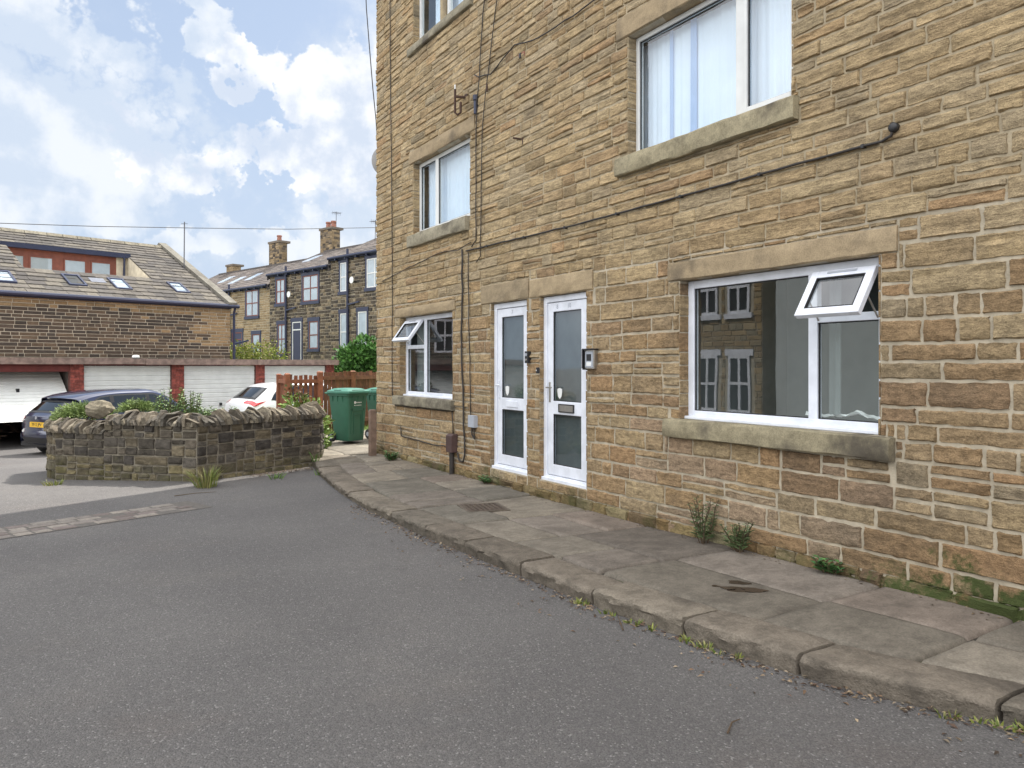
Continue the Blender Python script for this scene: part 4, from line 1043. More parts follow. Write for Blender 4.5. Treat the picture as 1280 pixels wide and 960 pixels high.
for (x_, y_, a_, l_) in ((2.55,2.35,.4,.16), (3.0,3.6,1.0,.26), (1.35,10.2,.1,.5)):
    tw = MB(); d_ = Vector((math.cos(a_), math.sin(a_), 0)); o_ = Vector((x_,y_,gz(x_,y_)+.008)); tw.tube([o_, o_+d_*l_*.5+Vector((.01,.02,.006)), o_+d_*l_], [.005,.004,.002], 5)
    tag(tw.build('twig', M['bark'], None, o_), {2.55:'short curved twig lying on the asphalt below the kerb',3.0:'long thin twig lying among leaves at the kerb foot',1.35:'dark twig on the asphalt near the end of the sett strip'}[x_], 'twig')

# ------------------------------------------------------------------ side garden: lawn, bins, fence
lg = MB(); LX = np.arange(3.8, 12, .5); LY = np.arange(13.3, 21.6, .5)
def lz(x, y): return .085+.02*math.sin(x*2)+.02*math.sin(y*1.7)
lg.grid([[(x, y, lz(x,y)) for y in LY] for x in LX]); lg.poly([(3.8,13.3,-.6),(3.8,21.3,-.6),(3.8,21.3,.1),(3.8,13.3,.1)])
tag(lg.build('lawn', simple('lawn_turf', (.10,.15,.035), .95, .35, 8, bmp=.5, bscale=60), None, (6,16,.1)), kind='structure')
mb = MB()
for _ in range(5200):
    x, y = rng.uniform(3.85, 8.5), rng.uniform(13.4, 18.5)
    if 3.6 < x < 6.75 and y < PATH_END: continue
    h = rng.uniform(.05,.14); a = rng.uniform(0,6.28); w = .009; d = Vector((math.cos(a),math.sin(a),0)); e = Vector((rng.normal(0,.04),rng.normal(0,.04),h))
    mb.cur = gcol([(.17,.26,.05),(.22,.31,.07),(.13,.21,.04)]); b = Vector((x,y,lz(x,y))); i = mb.pts([b-d*w, b+d*w, b+e]); mb.face((i,i+1,i+2))
tag(mb.build('lawn_grass', M['leaf'], None, (6,16,.1)), 'bright uncut grass around the bins', 'grass', kind='stuff')

def wheelie_bin(label, p, rz):
    t = thing('wheelie_bin', label, 'wheelie bin', p, rz, 'green wheelie bins')
    W, Dp, H = .53, .60, .96
    def ringp(z, w, d, r, yo=0):
        out = []
        for sx, sy, a0 in ((1,1,0),(-1,1,90),(-1,-1,180),(1,-1,270)):
            for k in range(4):
                a = R(a0+30*k); out.append((sx*(w/2-r)+r*math.cos(a), yo+sy*(d/2-r)+r*math.sin(a), z))
        return out
    body = MB(); rings = []
    for z, w, d, r, yo in ((.03,.40,.42,.05,-.03),(.06,.42,.44,.06,-.03),(.30,.445,.48,.055,-.02),(.70,.49,.545,.05,-.005),(.90,.515,.575,.05,0),(.905,.55,.61,.05,0),(.965,.56,.62,.05,0)):
        rings.append([Vector(q) for q in ringp(z,w,d,r,yo)])
    body.grid([rg+[rg[0]] for rg in rings], True); body.poly(rings[0][::-1])
    o = body.build('body', M['binA'], t, (0,0,0), smooth=True, auto=35)
    rb = MB()                                 # raised arch on the front face and stiffening ribs
    yf = lambda z: -(.44+(.575-.44)*(z-.06)/.84)/2 + (-.03+.03*(z-.06)/.84)
    for (x0,x1,z0,z1) in ((-.165,-.125,.16,.66),(.125,.165,.16,.66),(-.165,.165,.61,.66),(-.10,.10,.53,.555),(-.10,-.085,.16,.53),(.085,.10,.16,.53)):
        rb.hexa([(x0,yf(z0)-.010,z0),(x1,yf(z0)-.010,z0),(x1,yf(z0)+.02,z0),(x0,yf(z0)+.02,z0),(x0,yf(z1)-.010,z1),(x1,yf(z1)-.010,z1),(x1,yf(z1)+.02,z1),(x0,yf(z1)+.02,z1)])
    bevel(rb.build('front_moulding', M['binA'], o, (0,0,0)), .004)
    rb = MB()
    for s_ in (-1,1):
        for yy in (-.12,.02,.16): rb.hexa([(s_*.262,yy-.008,.80),(s_*.262,yy+.008,.80),(s_*.24,yy+.008,.80),(s_*.24,yy-.008,.80),(s_*.275,yy-.008,.905),(s_*.275,yy+.008,.905),(s_*.24,yy+.008,.905),(s_*.24,yy-.008,.905)])
    for xx in (-.15,0,.15): rb.hexa([(xx-.008,-.285,.80),(xx+.008,-.285,.80),(xx+.008,-.26,.80),(xx-.008,-.26,.80),(xx-.008,-.305,.905),(xx+.008,-.305,.905),(xx+.008,-.26,.905),(xx-.008,-.26,.905)])
    rb.build('rim_rib', M['binA'], o, (0,0,0))
    mk = MB(); y0 = yf(.76)-.004
    def mark(x0,x1,z0,z1): mk.poly([(x0,yf(z0)-.004,z0),(x1,yf(z0)-.004,z0),(x1,yf(z1)-.004,z1),(x0,yf(z1)-.004,z1)])
    mark(-.10,-.055,.755,.80)
    for k in range(4): mark(-.045+.036*k,-.02+.036*k,.765,.785)
    for k in range(6): mark(-.10+.033*k,-.078+.033*k,.715,.728)
    mk.build('printed_mark', M['white'], o, (0,0,0))
    lid = MB(); rings = []
    for z, w, d, r, yo in ((.955,.60,.66,.05,-.015),(.975,.605,.665,.05,-.015),(1.0,.59,.65,.05,-.015),(1.02,.50,.54,.05,0),(1.045,.40,.42,.06,.01),(1.052,.30,.32,.06,.01)):
        rings.append([Vector(q) for q in ringp(z,w,d,r,yo)])
    lid.grid([rg+[rg[0]] for rg in rings], True); lid.poly(rings[-1]); lid.poly(rings[0][::-1])
    l_ = lid.build('lid', M['binlid'], t, (0,0,0), smooth=True, auto=30)
    gp = MB(); gp.box((-.16,-.30,1.010),(.16,-.285,1.022)); gp.box((-.30+.03,-.1,1.012),(-.262,.1,1.022)); gp.build('lid_recess', M['black'], l_, (0,0,0))
    hd = MB(); hd.tube([(-.24,.30,.94),(-.24,.40,.955),(.24,.40,.955),(.24,.30,.94)], .016, 8); hd.build('handle', M['binA'], t, (0,0,0), smooth=True)
    for s_ in (-1,1):
        wh = MB(); wh.tube([(s_*.205,.20,.10),(s_*.212,.20,.10),(s_*.255,.20,.10),(s_*.262,.20,.10)], [.09,.10,.10,.09], 20); w_ = wh.build('wheel', M['tyre'], t, (0,0,0), smooth=True, auto=40)
        hb = MB(); hb.tube([(s_*.262,.20,.10),(s_*.268,.20,.10)], .045, 14); hb.build('hub', M['greybox'], w_, (0,0,0))
    ax = MB(); ax.tube([(-.21,.2,.10),(.21,.2,.10)], .012, 6); ax.build('axle', M['black'], t, (0,0,0))
    return t
# front faces the lower right of the view, the side with the wheel faces the camera
p = T(435, 554, 15.0); wheelie_bin('green wheelie bin standing whole on the path between the bramble and the building corner', Vector((p.x,p.y,.125)), R(23))
p = T(480, 551, 15.7); wheelie_bin('green wheelie bin half hidden behind the building corner', Vector((p.x,p.y,.115)), R(20))
pp = T(467, 572, 12.75); po = MB(); po.box((pp.x-.075,pp.y-.05,.02),(pp.x+.035,pp.y+.05,.86)); po.hexa([(pp.x-.075,pp.y-.05,.86),(pp.x+.035,pp.y-.05,.86),(pp.x+.035,pp.y+.05,.86),(pp.x-.075,pp.y+.05,.86),(pp.x-.06,pp.y-.04,.885),(pp.x+.025,pp.y-.04,.885),(pp.x+.025,pp.y+.04,.885),(pp.x-.06,pp.y+.04,.885)])
tag(bevel(po.build('timber_post', M['oldwood'], None, (pp.x,pp.y,.02)), .005), 'short weathered brown post against the far corner of the stone building', 'post')

# picket fence
def fence(label, pts, top, posts, tint, gap, pw=.085):
    o = Vector((pts[0][0], pts[0][1], 0)); t = thing('picket_fence', label, 'fence', o, 0, 'timber fences by the side garden')
    for (a, b) in zip(pts, pts[1:]):
        a, b = Vector((*a, 0)), Vector((*b, 0)); u = (b-a).normalized(); ln = (b-a).length; n = Vector((u.y,-u.x,0))
        pk, rl = MB(), MB(); s = .06
        while s < ln-.05:
            pk.cur = tuple(np.array(tint)*rng.uniform(.75,1.2)); c = a+u*(s+pw/2)+n*-.03; h = top+rng.normal(0,.012)
            pk.obox(c+Vector((0,0,(h+.0)/2)), u*pw/2, n*.010, (0,0,h/2)); s += pw+gap*rng.uniform(.8,1.2)
        pk.build('pickets', M['fence'], t, o)
        for z in (.28, top-.14):
            rl = MB(); rl.cur = tint; rl.obox((a+b)/2+Vector((0,0,z))+n*.01, u*ln/2, n*.022, (0,0,.045)); rl.build('rail', M['fence'], t, o)
    for (x, y, h, w) in posts:
        pm = MB(); pm.cur = tuple(np.array(tint)*1.1); pm.box((x-w/2,y-w/2,-.3),(x+w/2,y+w/2,h)); pm.hexa([(x-w/2-.01,y-w/2-.01,h),(x+w/2+.01,y-w/2-.01,h),(x+w/2+.01,y+w/2+.01,h),(x-w/2-.01,y+w/2+.01,h),(x-w/2+.02,y-w/2+.02,h+.03),(x+w/2-.02,y-w/2+.02,h+.03),(x+w/2-.02,y+w/2-.02,h+.03),(x-w/2+.02,y+w/2-.02,h+.03)])
        bevel(pm.build('post', M['fence'], t, o), .004)
pA = T(359,468,17.0); pB = T(400,466,17.7); pZ = T(348.5,468,18.0); pC = T(441,465,18.6); pD_ = T(500,464,20.4)
fence('red-brown picket fence with open gaps in front of the white car', [(pZ.x,pZ.y),(pA.x,pA.y),(pB.x,pB.y)], 1.40, [(pZ.x,pZ.y,1.40,.10),(pA.x,pA.y,1.42,.11),(pB.x,pB.y,1.46,.12)], (1,.95,.9), .055)
fence('browner close-boarded picket fence running behind the bins to the hedge', [(pB.x+.08,pB.y+.02),(pC.x,pC.y),(pD_.x,pD_.y)], 1.47, [(pC.x,pC.y,1.47,.11)], (.78,.86,.78), .030, .1)
# ------------------------------------------------------------------ yard buildings (s along the garages, q away from the lane)
def ything(name, label, cat, s, q, z=0.0, group=None, rz=0.0):
    t = thing(name, label, cat, YW(s, q, z), YROT+rz, group); return t, Vector((s, q, z))
def ybuild(mb, name, mat, parent, o, **k): return mb.build(name, mat, parent, o, **k)
def slates(mb, P, a0, a1, b0, b1, row, lr, notch=(), th=.03, pal=None):
    """courses of slates; P(a, b, h): a along the eaves, b up the slope (plan), h off the roof plane"""
    b = b0; r = 0
    while b < b1:
        rw = row*(1.12-.3*(b-b0)/(b1-b0)); be = min(b+rw*1.3, b1+.02)
        a = a0 - rng.uniform(0, lr[1])
        while a < a1:
            l = rng.uniform(*lr); x0, x1 = max(a, a0), min(a+l, a1); a += l
            if x1-x0 < .05: continue
            segs = [(x0, x1)]
            for n0, n1, m0, m1 in notch:
                if b+rw*.5 > m0 and b+rw*.5 < m1:
                    out = []
                    for y0, y1 in segs:
                        if y0 < n0: out.append((y0, min(y1, n0)))
                        if y1 > n1: out.append((max(y0, n1), y1))
                    segs = [q for q in out if q[1]-q[0] > .03]
            for y0, y1 in segs:
                mb.cur = tuple(pick(pal)); g = .006; t = th*rng.uniform(.8,1.3)
                p = [P(y0+g,b+rng.normal(0,.008),t*1.2), P(y1-g,b+rng.normal(0,.008),t*1.2), P(y1-g,be,.004), P(y0+g,be,.004)]
                q = [P(y0+g,b,-.0), P(y1-g,b,-.0)]
                i = mb.pts(p+q); mb.face((i,i+1,i+2,i+3)); mb.face((i+4,i+5,i+1,i)); mb.face((i+4,i,i+3)); mb.face((i+1,i+5,i+2))
        b += rw
# garages
gt, go = ything('garage_row', 'row of white-doored garages with red brick piers and a flat roof', 'garages', 5, 22.4, -.43)
ZG, ZT = -.43, 1.62
DO = [(1.85,4.2), (4.5,6.86), (7.2,9.55), (9.91,12.2), (12.51,14.81)]
piers = [(1.5,1.85),(4.2,4.5),(6.86,7.2),(9.55,9.91),(12.2,12.51),(14.81,15.12)]
for (a, b) in piers:
    pm = MB(); mpq, flq = ymap(22.4)
    z = ZG
    while z < ZT:
        h = .072; off = 0 if int((z-ZG)/h) % 2 else .5
        x = a - off*.215
        while x < b:
            x0, x1 = max(x, a), min(x+.215, b); x += .215
            if x1-x0 < .03: continue
            pm.cur = tuple(np.array((1,1,1))*rng.uniform(.7,1.25)); pm.box((x0+.004,22.39+rng.uniform(-.003,.003),z+.004),(x1-.004,22.55,z+h-.005))
        z += h
    pm.cur = (.8,1.3,1.5); pm.box((a+.002,22.4,ZG),(b-.002,22.56,ZT)); pm.build('brick_pier', M['brickred'], gt, go)
rf_ = MB(); 
x = 1.3
while x < 15.2:
    x1 = min(x+rng.uniform(3.2,4.2), 15.2); dz = rng.uniform(-.012,.012); rf_.box((x+.004,22.22,1.655+dz),(x1-.004,22.36,1.825+dz)); x = x1
rf_.box((1.3,22.36,1.66),(15.2,27.7,1.80)); rf_.build('flat_roof', M['fascia'], gt, go)
lb = MB(); lb.box((1.5,22.42,ZT),(15.12,22.5,1.66)); lb.box((4.5,22.41,1.46),(6.86,22.49,ZT)); lb.build('lintel_board', M['redboard'], gt, go)
def ribbed(mb, fn, n=15):
    """horizontal corrugations down a door; fn(u, v, k): u across, v up, k out"""
    us = (0, 1); P = []
    for j in range(n):
        for (v, k) in ((0, 0), (.72, 0), (.80, -.014), (.93, -.014)):
            P.append([fn(u, (j+v)/n, k) for u in us])
    P.append([fn(u, 1, 0) for u in us]); mb.grid(P)
for k, (a, b) in enumerate(DO):
    dm = MB()
    if k == 1: fn = lambda u, v, k_: (a+.05+(b-a-.12)*u, 21.60+1.45*v-k_*.64, .24+1.20*v+k_*.76)
    else: fn = lambda u, v, k_: (a+.02+(b-a-.04)*u, 22.46-k_, ZG+.02+(ZT-ZG-.03)*v)
    ribbed(dm, fn); o = ybuild(dm, 'garage_door', M['gdoor'], gt, go)
    hb = MB(); c = Vector(fn(.5, .42 if k != 1 else .62, .0)); hb.box(c+Vector((-.035,-.05,-.045)), c+Vector((.035,.02,.045))); hb.build('door_handle', M['black'], o, go)
    if k == 1: o['label'] = 'white garage door tilted half open'
iv = MB(); iv.box((4.45,22.6,ZG),(4.5,27,1.6)); iv.box((6.86,22.6,ZG),(6.9,27,1.6)); iv.box((4.45,26.9,ZG),(6.9,27,1.6)); iv.box((1.52,22.6,ZG),(1.6,27.5,1.64)); iv.box((15.05,22.56,ZG-.2),(15.1,27.5,1.66)); iv.box((1.6,22.56,ZG-.1),(4.45,22.6,1.6)); iv.box((6.9,22.56,ZG-.1),(15.05,22.6,1.6))
iv.build('inner_walls', simple('garage_block', (.12,.10,.09), .9, .2), gt, go)
t, o = ything('timber_rack', 'stack of loose timber lengths inside the half open garage', 'timber', 5.6, 24, ZG)
for _ in range(8):
    s_, q_ = rng.uniform(4.8,6.3), rng.uniform(22.9,25.0); jk = MB(); jk.bar((s_,q_,ZG+rng.uniform(.02,.3)), (s_+rng.uniform(.2,.5)*rng.choice((-1,1)), q_+.9, ZG+rng.uniform(.1,.7)), .06, .035); jk.build('plank', M['oldwood'], t, o)
lm = MB(); lm.tube([(8.5,22.30,1.83),(8.5,22.30,1.90),(8.5,22.30,1.915)], [.10,.09,.05], 14); lm2 = MB(); lm2.box((8.38,22.22,1.818),(8.62,22.38,1.835))
t, o = ything('bulkhead_lamp', 'small white round lamp on the garage roof edge above the second closed door', 'lamp', 8.5, 22.3, 1.82); lm.build('lamp_cover', M['white'], t, o, smooth=True); lm2.build('lamp_base', M['black'], t, o)

M['blind'] = simple('pale_blind', (.40,.44,.50), .9, .1, 3)
M['lead'] = simple('lead_sheet', (.12,.13,.16), .6, .2, 8)
# mill house behind the garages
HQ, HZ, KR = 27.8, 3.99, .463
ht, ho = ything('mill_house', 'long dark stone house with slate roof, brown balcony windows and skylights behind the garages', 'house', 9, HQ, -.4)
mq, fq = ymap(HQ); SB0, SB1 = 3.0, 14.08
wl = MB(); bk = MB()
for rc in coursed(SB0, SB1, 1.2, 3.86, (.10,.125), (.22,.55), [(3.5,4.3,2.15,3.5),(4.6,5.4,2.15,3.5)], 0.0):
    s_, z = (rc[0]+rc[1])/2, (rc[2]+rc[3])/2
    k = math.sin(s_*1.3)+math.sin(s_*.47+1)+.5*math.sin(z*3+s_)
    tan = z > 3.62-.12*rng.random() or (s_ > 12.6+.6*rng.random() and z > 2.4) or k+rng.normal(0,.5) > 1.75
    flat_stone(wl, rc, mq, fq, pick([(.30,.215,.12),(.27,.19,.105),(.24,.175,.10)]) if tan else pick([(.075,.058,.045),(.10,.075,.055),(.06,.05,.042),(.13,.095,.065)]), .02, .022)
wl.build('front_wall', M['farstone'], ht, ho)
bk.box((SB0,HQ,-.5),(SB1-.02,HQ+.3,HZ-.05)); kz = HZ+KR*6
bk.poly([(SB1-.03,HQ,-.5),(SB1-.03,HQ+12,-.5),(SB1-.03,HQ+12,HZ-.1),(SB1-.03,HQ+6,kz-.1),(SB1-.03,HQ,HZ-.1)]); bk.poly([(SB0,HQ,-.5),(SB0,HQ+12,-.5),(SB0,HQ+12,HZ-.1),(SB0,HQ+6,kz-.1),(SB0,HQ,HZ-.1)])
bk.poly([(SB0,HQ+12,-.5),(SB1,HQ+12,-.5),(SB1,HQ+12,HZ),(SB0,HQ+12,HZ)])
bk.build('mortar_walls', M['farmortar'], ht, ho)
RP = lambda a, b, h: (a, HQ+b, HZ+KR*b+h*.9)
NT = (7.72, 11.95, 2.15, 4.55)               # balcony cut into the slope
rs = MB(); SL = [(.108,.097,.083),(.085,.078,.07),(.125,.112,.092),(.07,.064,.059),(.10,.09,.079)]
slates(rs, RP, SB0, SB1-.02, -.18, 6.0, .34, (.3,.62), [NT], .04, SL)
rs.cur = (.2,.18,.15)
def roofsheet(n, hh=-.02):
    for r in subtract([(SB0, SB1, -.15, 6.0)], n): rs.poly([RP(r[0],r[2],hh), RP(r[1],r[2],hh), RP(r[1],r[3],hh), RP(r[0],r[3],hh)])
roofsheet(NT); rs.poly([RP(SB0,6,0),RP(SB1,6,0),(SB1,HQ+12.2,HZ-.05),(SB0,HQ+12.2,HZ-.05)])
rfo = rs.build('roof', M['slate'], ht, ho)
rt = MB(); a = SB0
while a < SB1-.1:
    b = min(a+rng.uniform(.5,.8), SB1-.05); rt.cur = tuple(pick([(.21,.19,.145),(.19,.17,.13)])); p = RP(a,6,0)
    rt.hexa([(a+.01,HQ+5.82,kz-.04),(b-.01,HQ+5.82,kz-.04),(b-.01,HQ+6.18,kz-.04),(a+.01,HQ+6.18,kz-.04),(a+.01,HQ+5.93,kz+.09),(b-.01,HQ+5.93,kz+.09),(b-.01,HQ+6.07,kz+.09),(a+.01,HQ+6.07,kz+.09)]); a = b
rt.build('ridge_stones', M['slate'], rfo, ho)
cpg = MB(); cpg.cur = (.165,.155,.13)           # coped gable
for (b0, b1) in ((-.25,1.6),(1.6,3.5),(3.5,5.3),(5.3,6.2)): cpg.hexa([RP(SB1-.16,b0,.0),RP(SB1+.16,b0,.0),RP(SB1+.16,b1-.01,.0),RP(SB1-.16,b1-.01,.0),RP(SB1-.16,b0,.17),RP(SB1+.16,b0,.17),RP(SB1+.16,b1-.01,.17),RP(SB1-.16,b1-.01,.17)])
cpg.hexa([RP(SB1-.16,6.2,.0),RP(SB1+.16,6.2,.0),(SB1+.16,HQ+12,HZ),(SB1-.16,HQ+12,HZ),RP(SB1-.16,6.2,.17),RP(SB1+.16,6.2,.17),(SB1+.16,HQ+12,HZ+.17),(SB1-.16,HQ+12,HZ+.17)])
cpg.build('gable_coping', M['dressed'], rfo, ho)
for a in (3.5, 4.6):
    wn = MB(); b = a+.8
    for x0,x1,y0,y1 in ((a,a+.08,2.15,3.5),(b-.08,b,2.15,3.5),(a+.37,a+.43,2.15,3.5)): wn.box((x0,HQ-.02,y0),(x1,HQ+.04,y1))
    for y0 in (2.15,2.8,3.42): wn.box((a,HQ-.018,y0),(b,HQ+.038,y0+.08))
    w_ = wn.build('window', M['upvc'], ht, ho); pn = MB(); pn.poly([(a,HQ-.004,2.15),(b,HQ-.004,2.15),(b,HQ-.004,3.5),(a,HQ-.004,3.5)]); pn.build('pane', M['seal'], w_, ho)
gm = MB(); gm.tube([(SB0,HQ-.20,HZ-.10),(SB1+.25,HQ-.20,HZ-.10)], .075, 8); gm.box((SB0,HQ-.1,HZ-.2),(SB1,HQ-.01,HZ-.08)); gm.build('gutter', M['navy'], ht, ho)
dp = MB(); dp.tube([(SB1+.12,HQ-.18,HZ-.1),(SB1+.12,HQ-.06,HZ-.35),(SB1+.12,HQ-.06,.0)], .05, 8); dp.bar((SB1+.12,HQ-.05,2.45),(SB1+.75,HQ-.0,2.6),.06); dp.build('downpipe', M['navy'], ht, ho)
bw = MB(); wq = 32.3; zb = HZ+KR*2.15-.02; zt = HZ+KR*4.5-.12
bw.box((7.72,wq,zb),(11.56,wq+.06,zt)); bal = bw.build('balcony_windows', M['brownframe'], ht, ho)
for (a, b) in ((7.85,8.32),(8.56,9.27),(9.71,10.41),(10.66,11.32)):
    pn = MB(); z0, z1 = 4.98, 5.66; pn.poly([(a,wq-.012,z0),(b,wq-.012,z0),(b,wq-.012,z1),(a,wq-.012,z1)]); pn.build('pane', M['farglass'], bal, ho)
    cu = MB(); cu.cur=(1,1,1); cu.poly([(a,wq-.004,z0),(b,wq-.004,z0),(b,wq-.004,z1),(a,wq-.004,z1)]); cu.build('blind', M['greybox'], bal, ho)
    fm = MB(); 
    for x0,x1,y0,y1 in ((a-.05,a,z0-.05,z1+.05),(b,b+.05,z0-.05,z1+.05),(a,b,z0-.05,z0),(a,b,z1,z1+.05)): fm.box((x0,wq-.03,y0),(x1,wq,y1))
    fm.build('pane_frame', M['brownframe'], bal, ho)
ck = MB(); ck.box((11.56,wq-.01,zb),(11.94,wq+.05,zt)); ck.poly([(11.94,HQ+2.15,zb),(11.94,HQ+4.55,zb),(11.94,HQ+4.55,HZ+KR*4.55)]); ck.build('balcony_cheek', M['cream'], ht, ho); ck = MB(); ck.poly([(7.73,HQ+2.15,zb),(7.73,HQ+4.55,zb),(7.73,HQ+4.55,HZ+KR*4.55)]); ck.build('balcony_cheek', M['cream'], ht, ho)
fl_ = MB(); fl_.box((7.72,HQ+2.1,zb-.06),(11.95,wq,zb-.02)); fl_.build('balcony_floor', M['farmortar'], ht, ho)
fa = MB(); fa.box((7.55,wq-.25,zt-.02),(12.02,wq-.02,zt+.16)); fa.tube([(11.8,wq-.2,zt),(11.8,wq-.15,zb)], .045, 8); fa.build('balcony_fascia', M['navy'], ht, ho)
for k, (a, b, q0, q1) in enumerate(((6.45,7.15,.55,1.5),(8.72,9.28,.7,1.65),(10.2,10.75,.65,1.62),(12.35,12.88,.72,1.68))):
    sk = MB()
    for x0,x1,y0,y1 in ((a,a+.06,q0,q1),(b-.06,b,q0,q1),(a+.06,b-.06,q0,q0+.07),(a+.06,b-.06,q1-.07,q1)): sk.hexa([RP(x0,y0,.0),RP(x1,y0,.0),RP(x1,y1,.0),RP(x0,y1,.0),RP(x0,y0,.09),RP(x1,y0,.09),RP(x1,y1,.09),RP(x0,y1,.09)])
    s_ = sk.build('skylight', M['navy'], ht, ho)
    pn = MB(); h0 = .07; h1 = .07+(.32 if k == 1 else 0)
    pn.poly([RP(a+.05,q0+.06,h1),RP(b-.05,q0+.06,h1),RP(b-.05,q1-.06,h0),RP(a+.05,q1-.06,h0)]); pn.build('pane', M['farglass'], s_, ho)
    pn = MB(); pn.poly([RP(a+.05,q0+.06,.045),RP(b-.05,q0+.06,.045),RP(b-.05,q1-.06,.045),RP(a+.05,q1-.06,.045)]); pn.build('blind', M['blind'] if k != 1 else M['seal'], s_, ho)
pn = MB(); pn.poly([RP(9.55,1.15,.05),RP(10.05,1.15,.05),RP(10.05,1.55,.05),RP(9.55,1.55,.05)]); pn.build('lead_patch', M['lead'], ht, ho)
# roof aerial
def aerial(label, base, h, s=1.0, w=1.0):
    t = thing('roof_aerial', label, 'aerial', base, YROT); m_ = MB(); m_.tube([(0,0,0),(.02,0,h)], .022*s, 6); m_.build('mast', M['roofaerial'], t)
    a_ = MB(); s *= w; a_.bar((-.35*s,0,h-.1),(.45*s,0,h-.05), .02*s)
    for k in range(6): x = (-.3+.14*k)*s; a_.bar((x,-.22*s,h-.1+.01*k),(x,.22*s,h-.1+.01*k), .016*s); a_.bar((x,0,h-.1-.14*s),(x,0,h-.1+.14*s), .012*s)
    a_.build('aerial_array', M['roofaerial'], t)
p = YW(13.6, 33.9, 6.0); aerial('tall thin television aerial on a mast behind the coped gable of the mill house', Vector(T(230,345,31.5)), 2.25, 1.0, .33)

# terrace on the rise behind, three stepped cottages
TS = 23.0; RS = 26.6
def tmap(): return (lambda a, d, z: (TS-d, a, z)), True
mt, ft = tmap()
TCOL = {'tan': [(.27,.20,.115),(.24,.175,.10),(.30,.225,.135),(.20,.15,.09)], 'dark': [(.07,.058,.047),(.115,.092,.068),(.175,.138,.095),(.055,.048,.042),(.22,.178,.12),(.09,.075,.058)]}
def tbox(mb, a0, a1, d0, d1, z0, z1): mb.box(mt(a0,d0,z0), mt(a1,d1,z1))
def twin(parent, o, q0, q1, z0, z1, frame, panes, surround=True, door=False):
    q0, q1 = sorted((q0, q1))
    sr = MB(); sr.cur = (1,1,1)
    tbox(sr, q0-.16, q1+.16, .0, .05, z1, z1+.22)
    if not door: tbox(sr, q0-.16, q1+.16, .0, .09, z0-.17, z0)
    if surround:
        tbox(sr, q0-.13, q0, .0, .035, z0, z1); tbox(sr, q1, q1+.13, .0, .035, z0, z1)
    w = sr.build('window' if not door else 'door', M['navy'], parent, o)
    bd = MB(); bd.poly([mt(q0,.006,z0),mt(q1,.006,z0),mt(q1,.006,z1),mt(q0,.006,z1)]); bd.build('blind' if not door else 'door_leaf', M['blind'] if not door else M['navy'], w, o)
    if not door:
        pn = MB(); pn.poly([mt(q0,.014,z0),mt(q0,.014,z1),mt(q1,.014,z1),mt(q1,.014,z0)]); pn.build('pane', M['farglass'], w, o)
    fm = MB(); b = .06; qs = np.linspace(q0, q1, panes+1)
    for x in qs: x_ = min(max(x, q0+b/2), q1-b/2); tbox(fm, x_-b/2, x_+b/2, .016, .03, z0, z1)
    for z in (z0+b/2, (z0+z1)/2, z1-b/2):
        if door and z == (z0+z1)/2: z = z1-.45
        tbox(fm, q0, q1, .018, .032, z-b/2, z+b/2)
    fm.build('frame', frame, w, o)
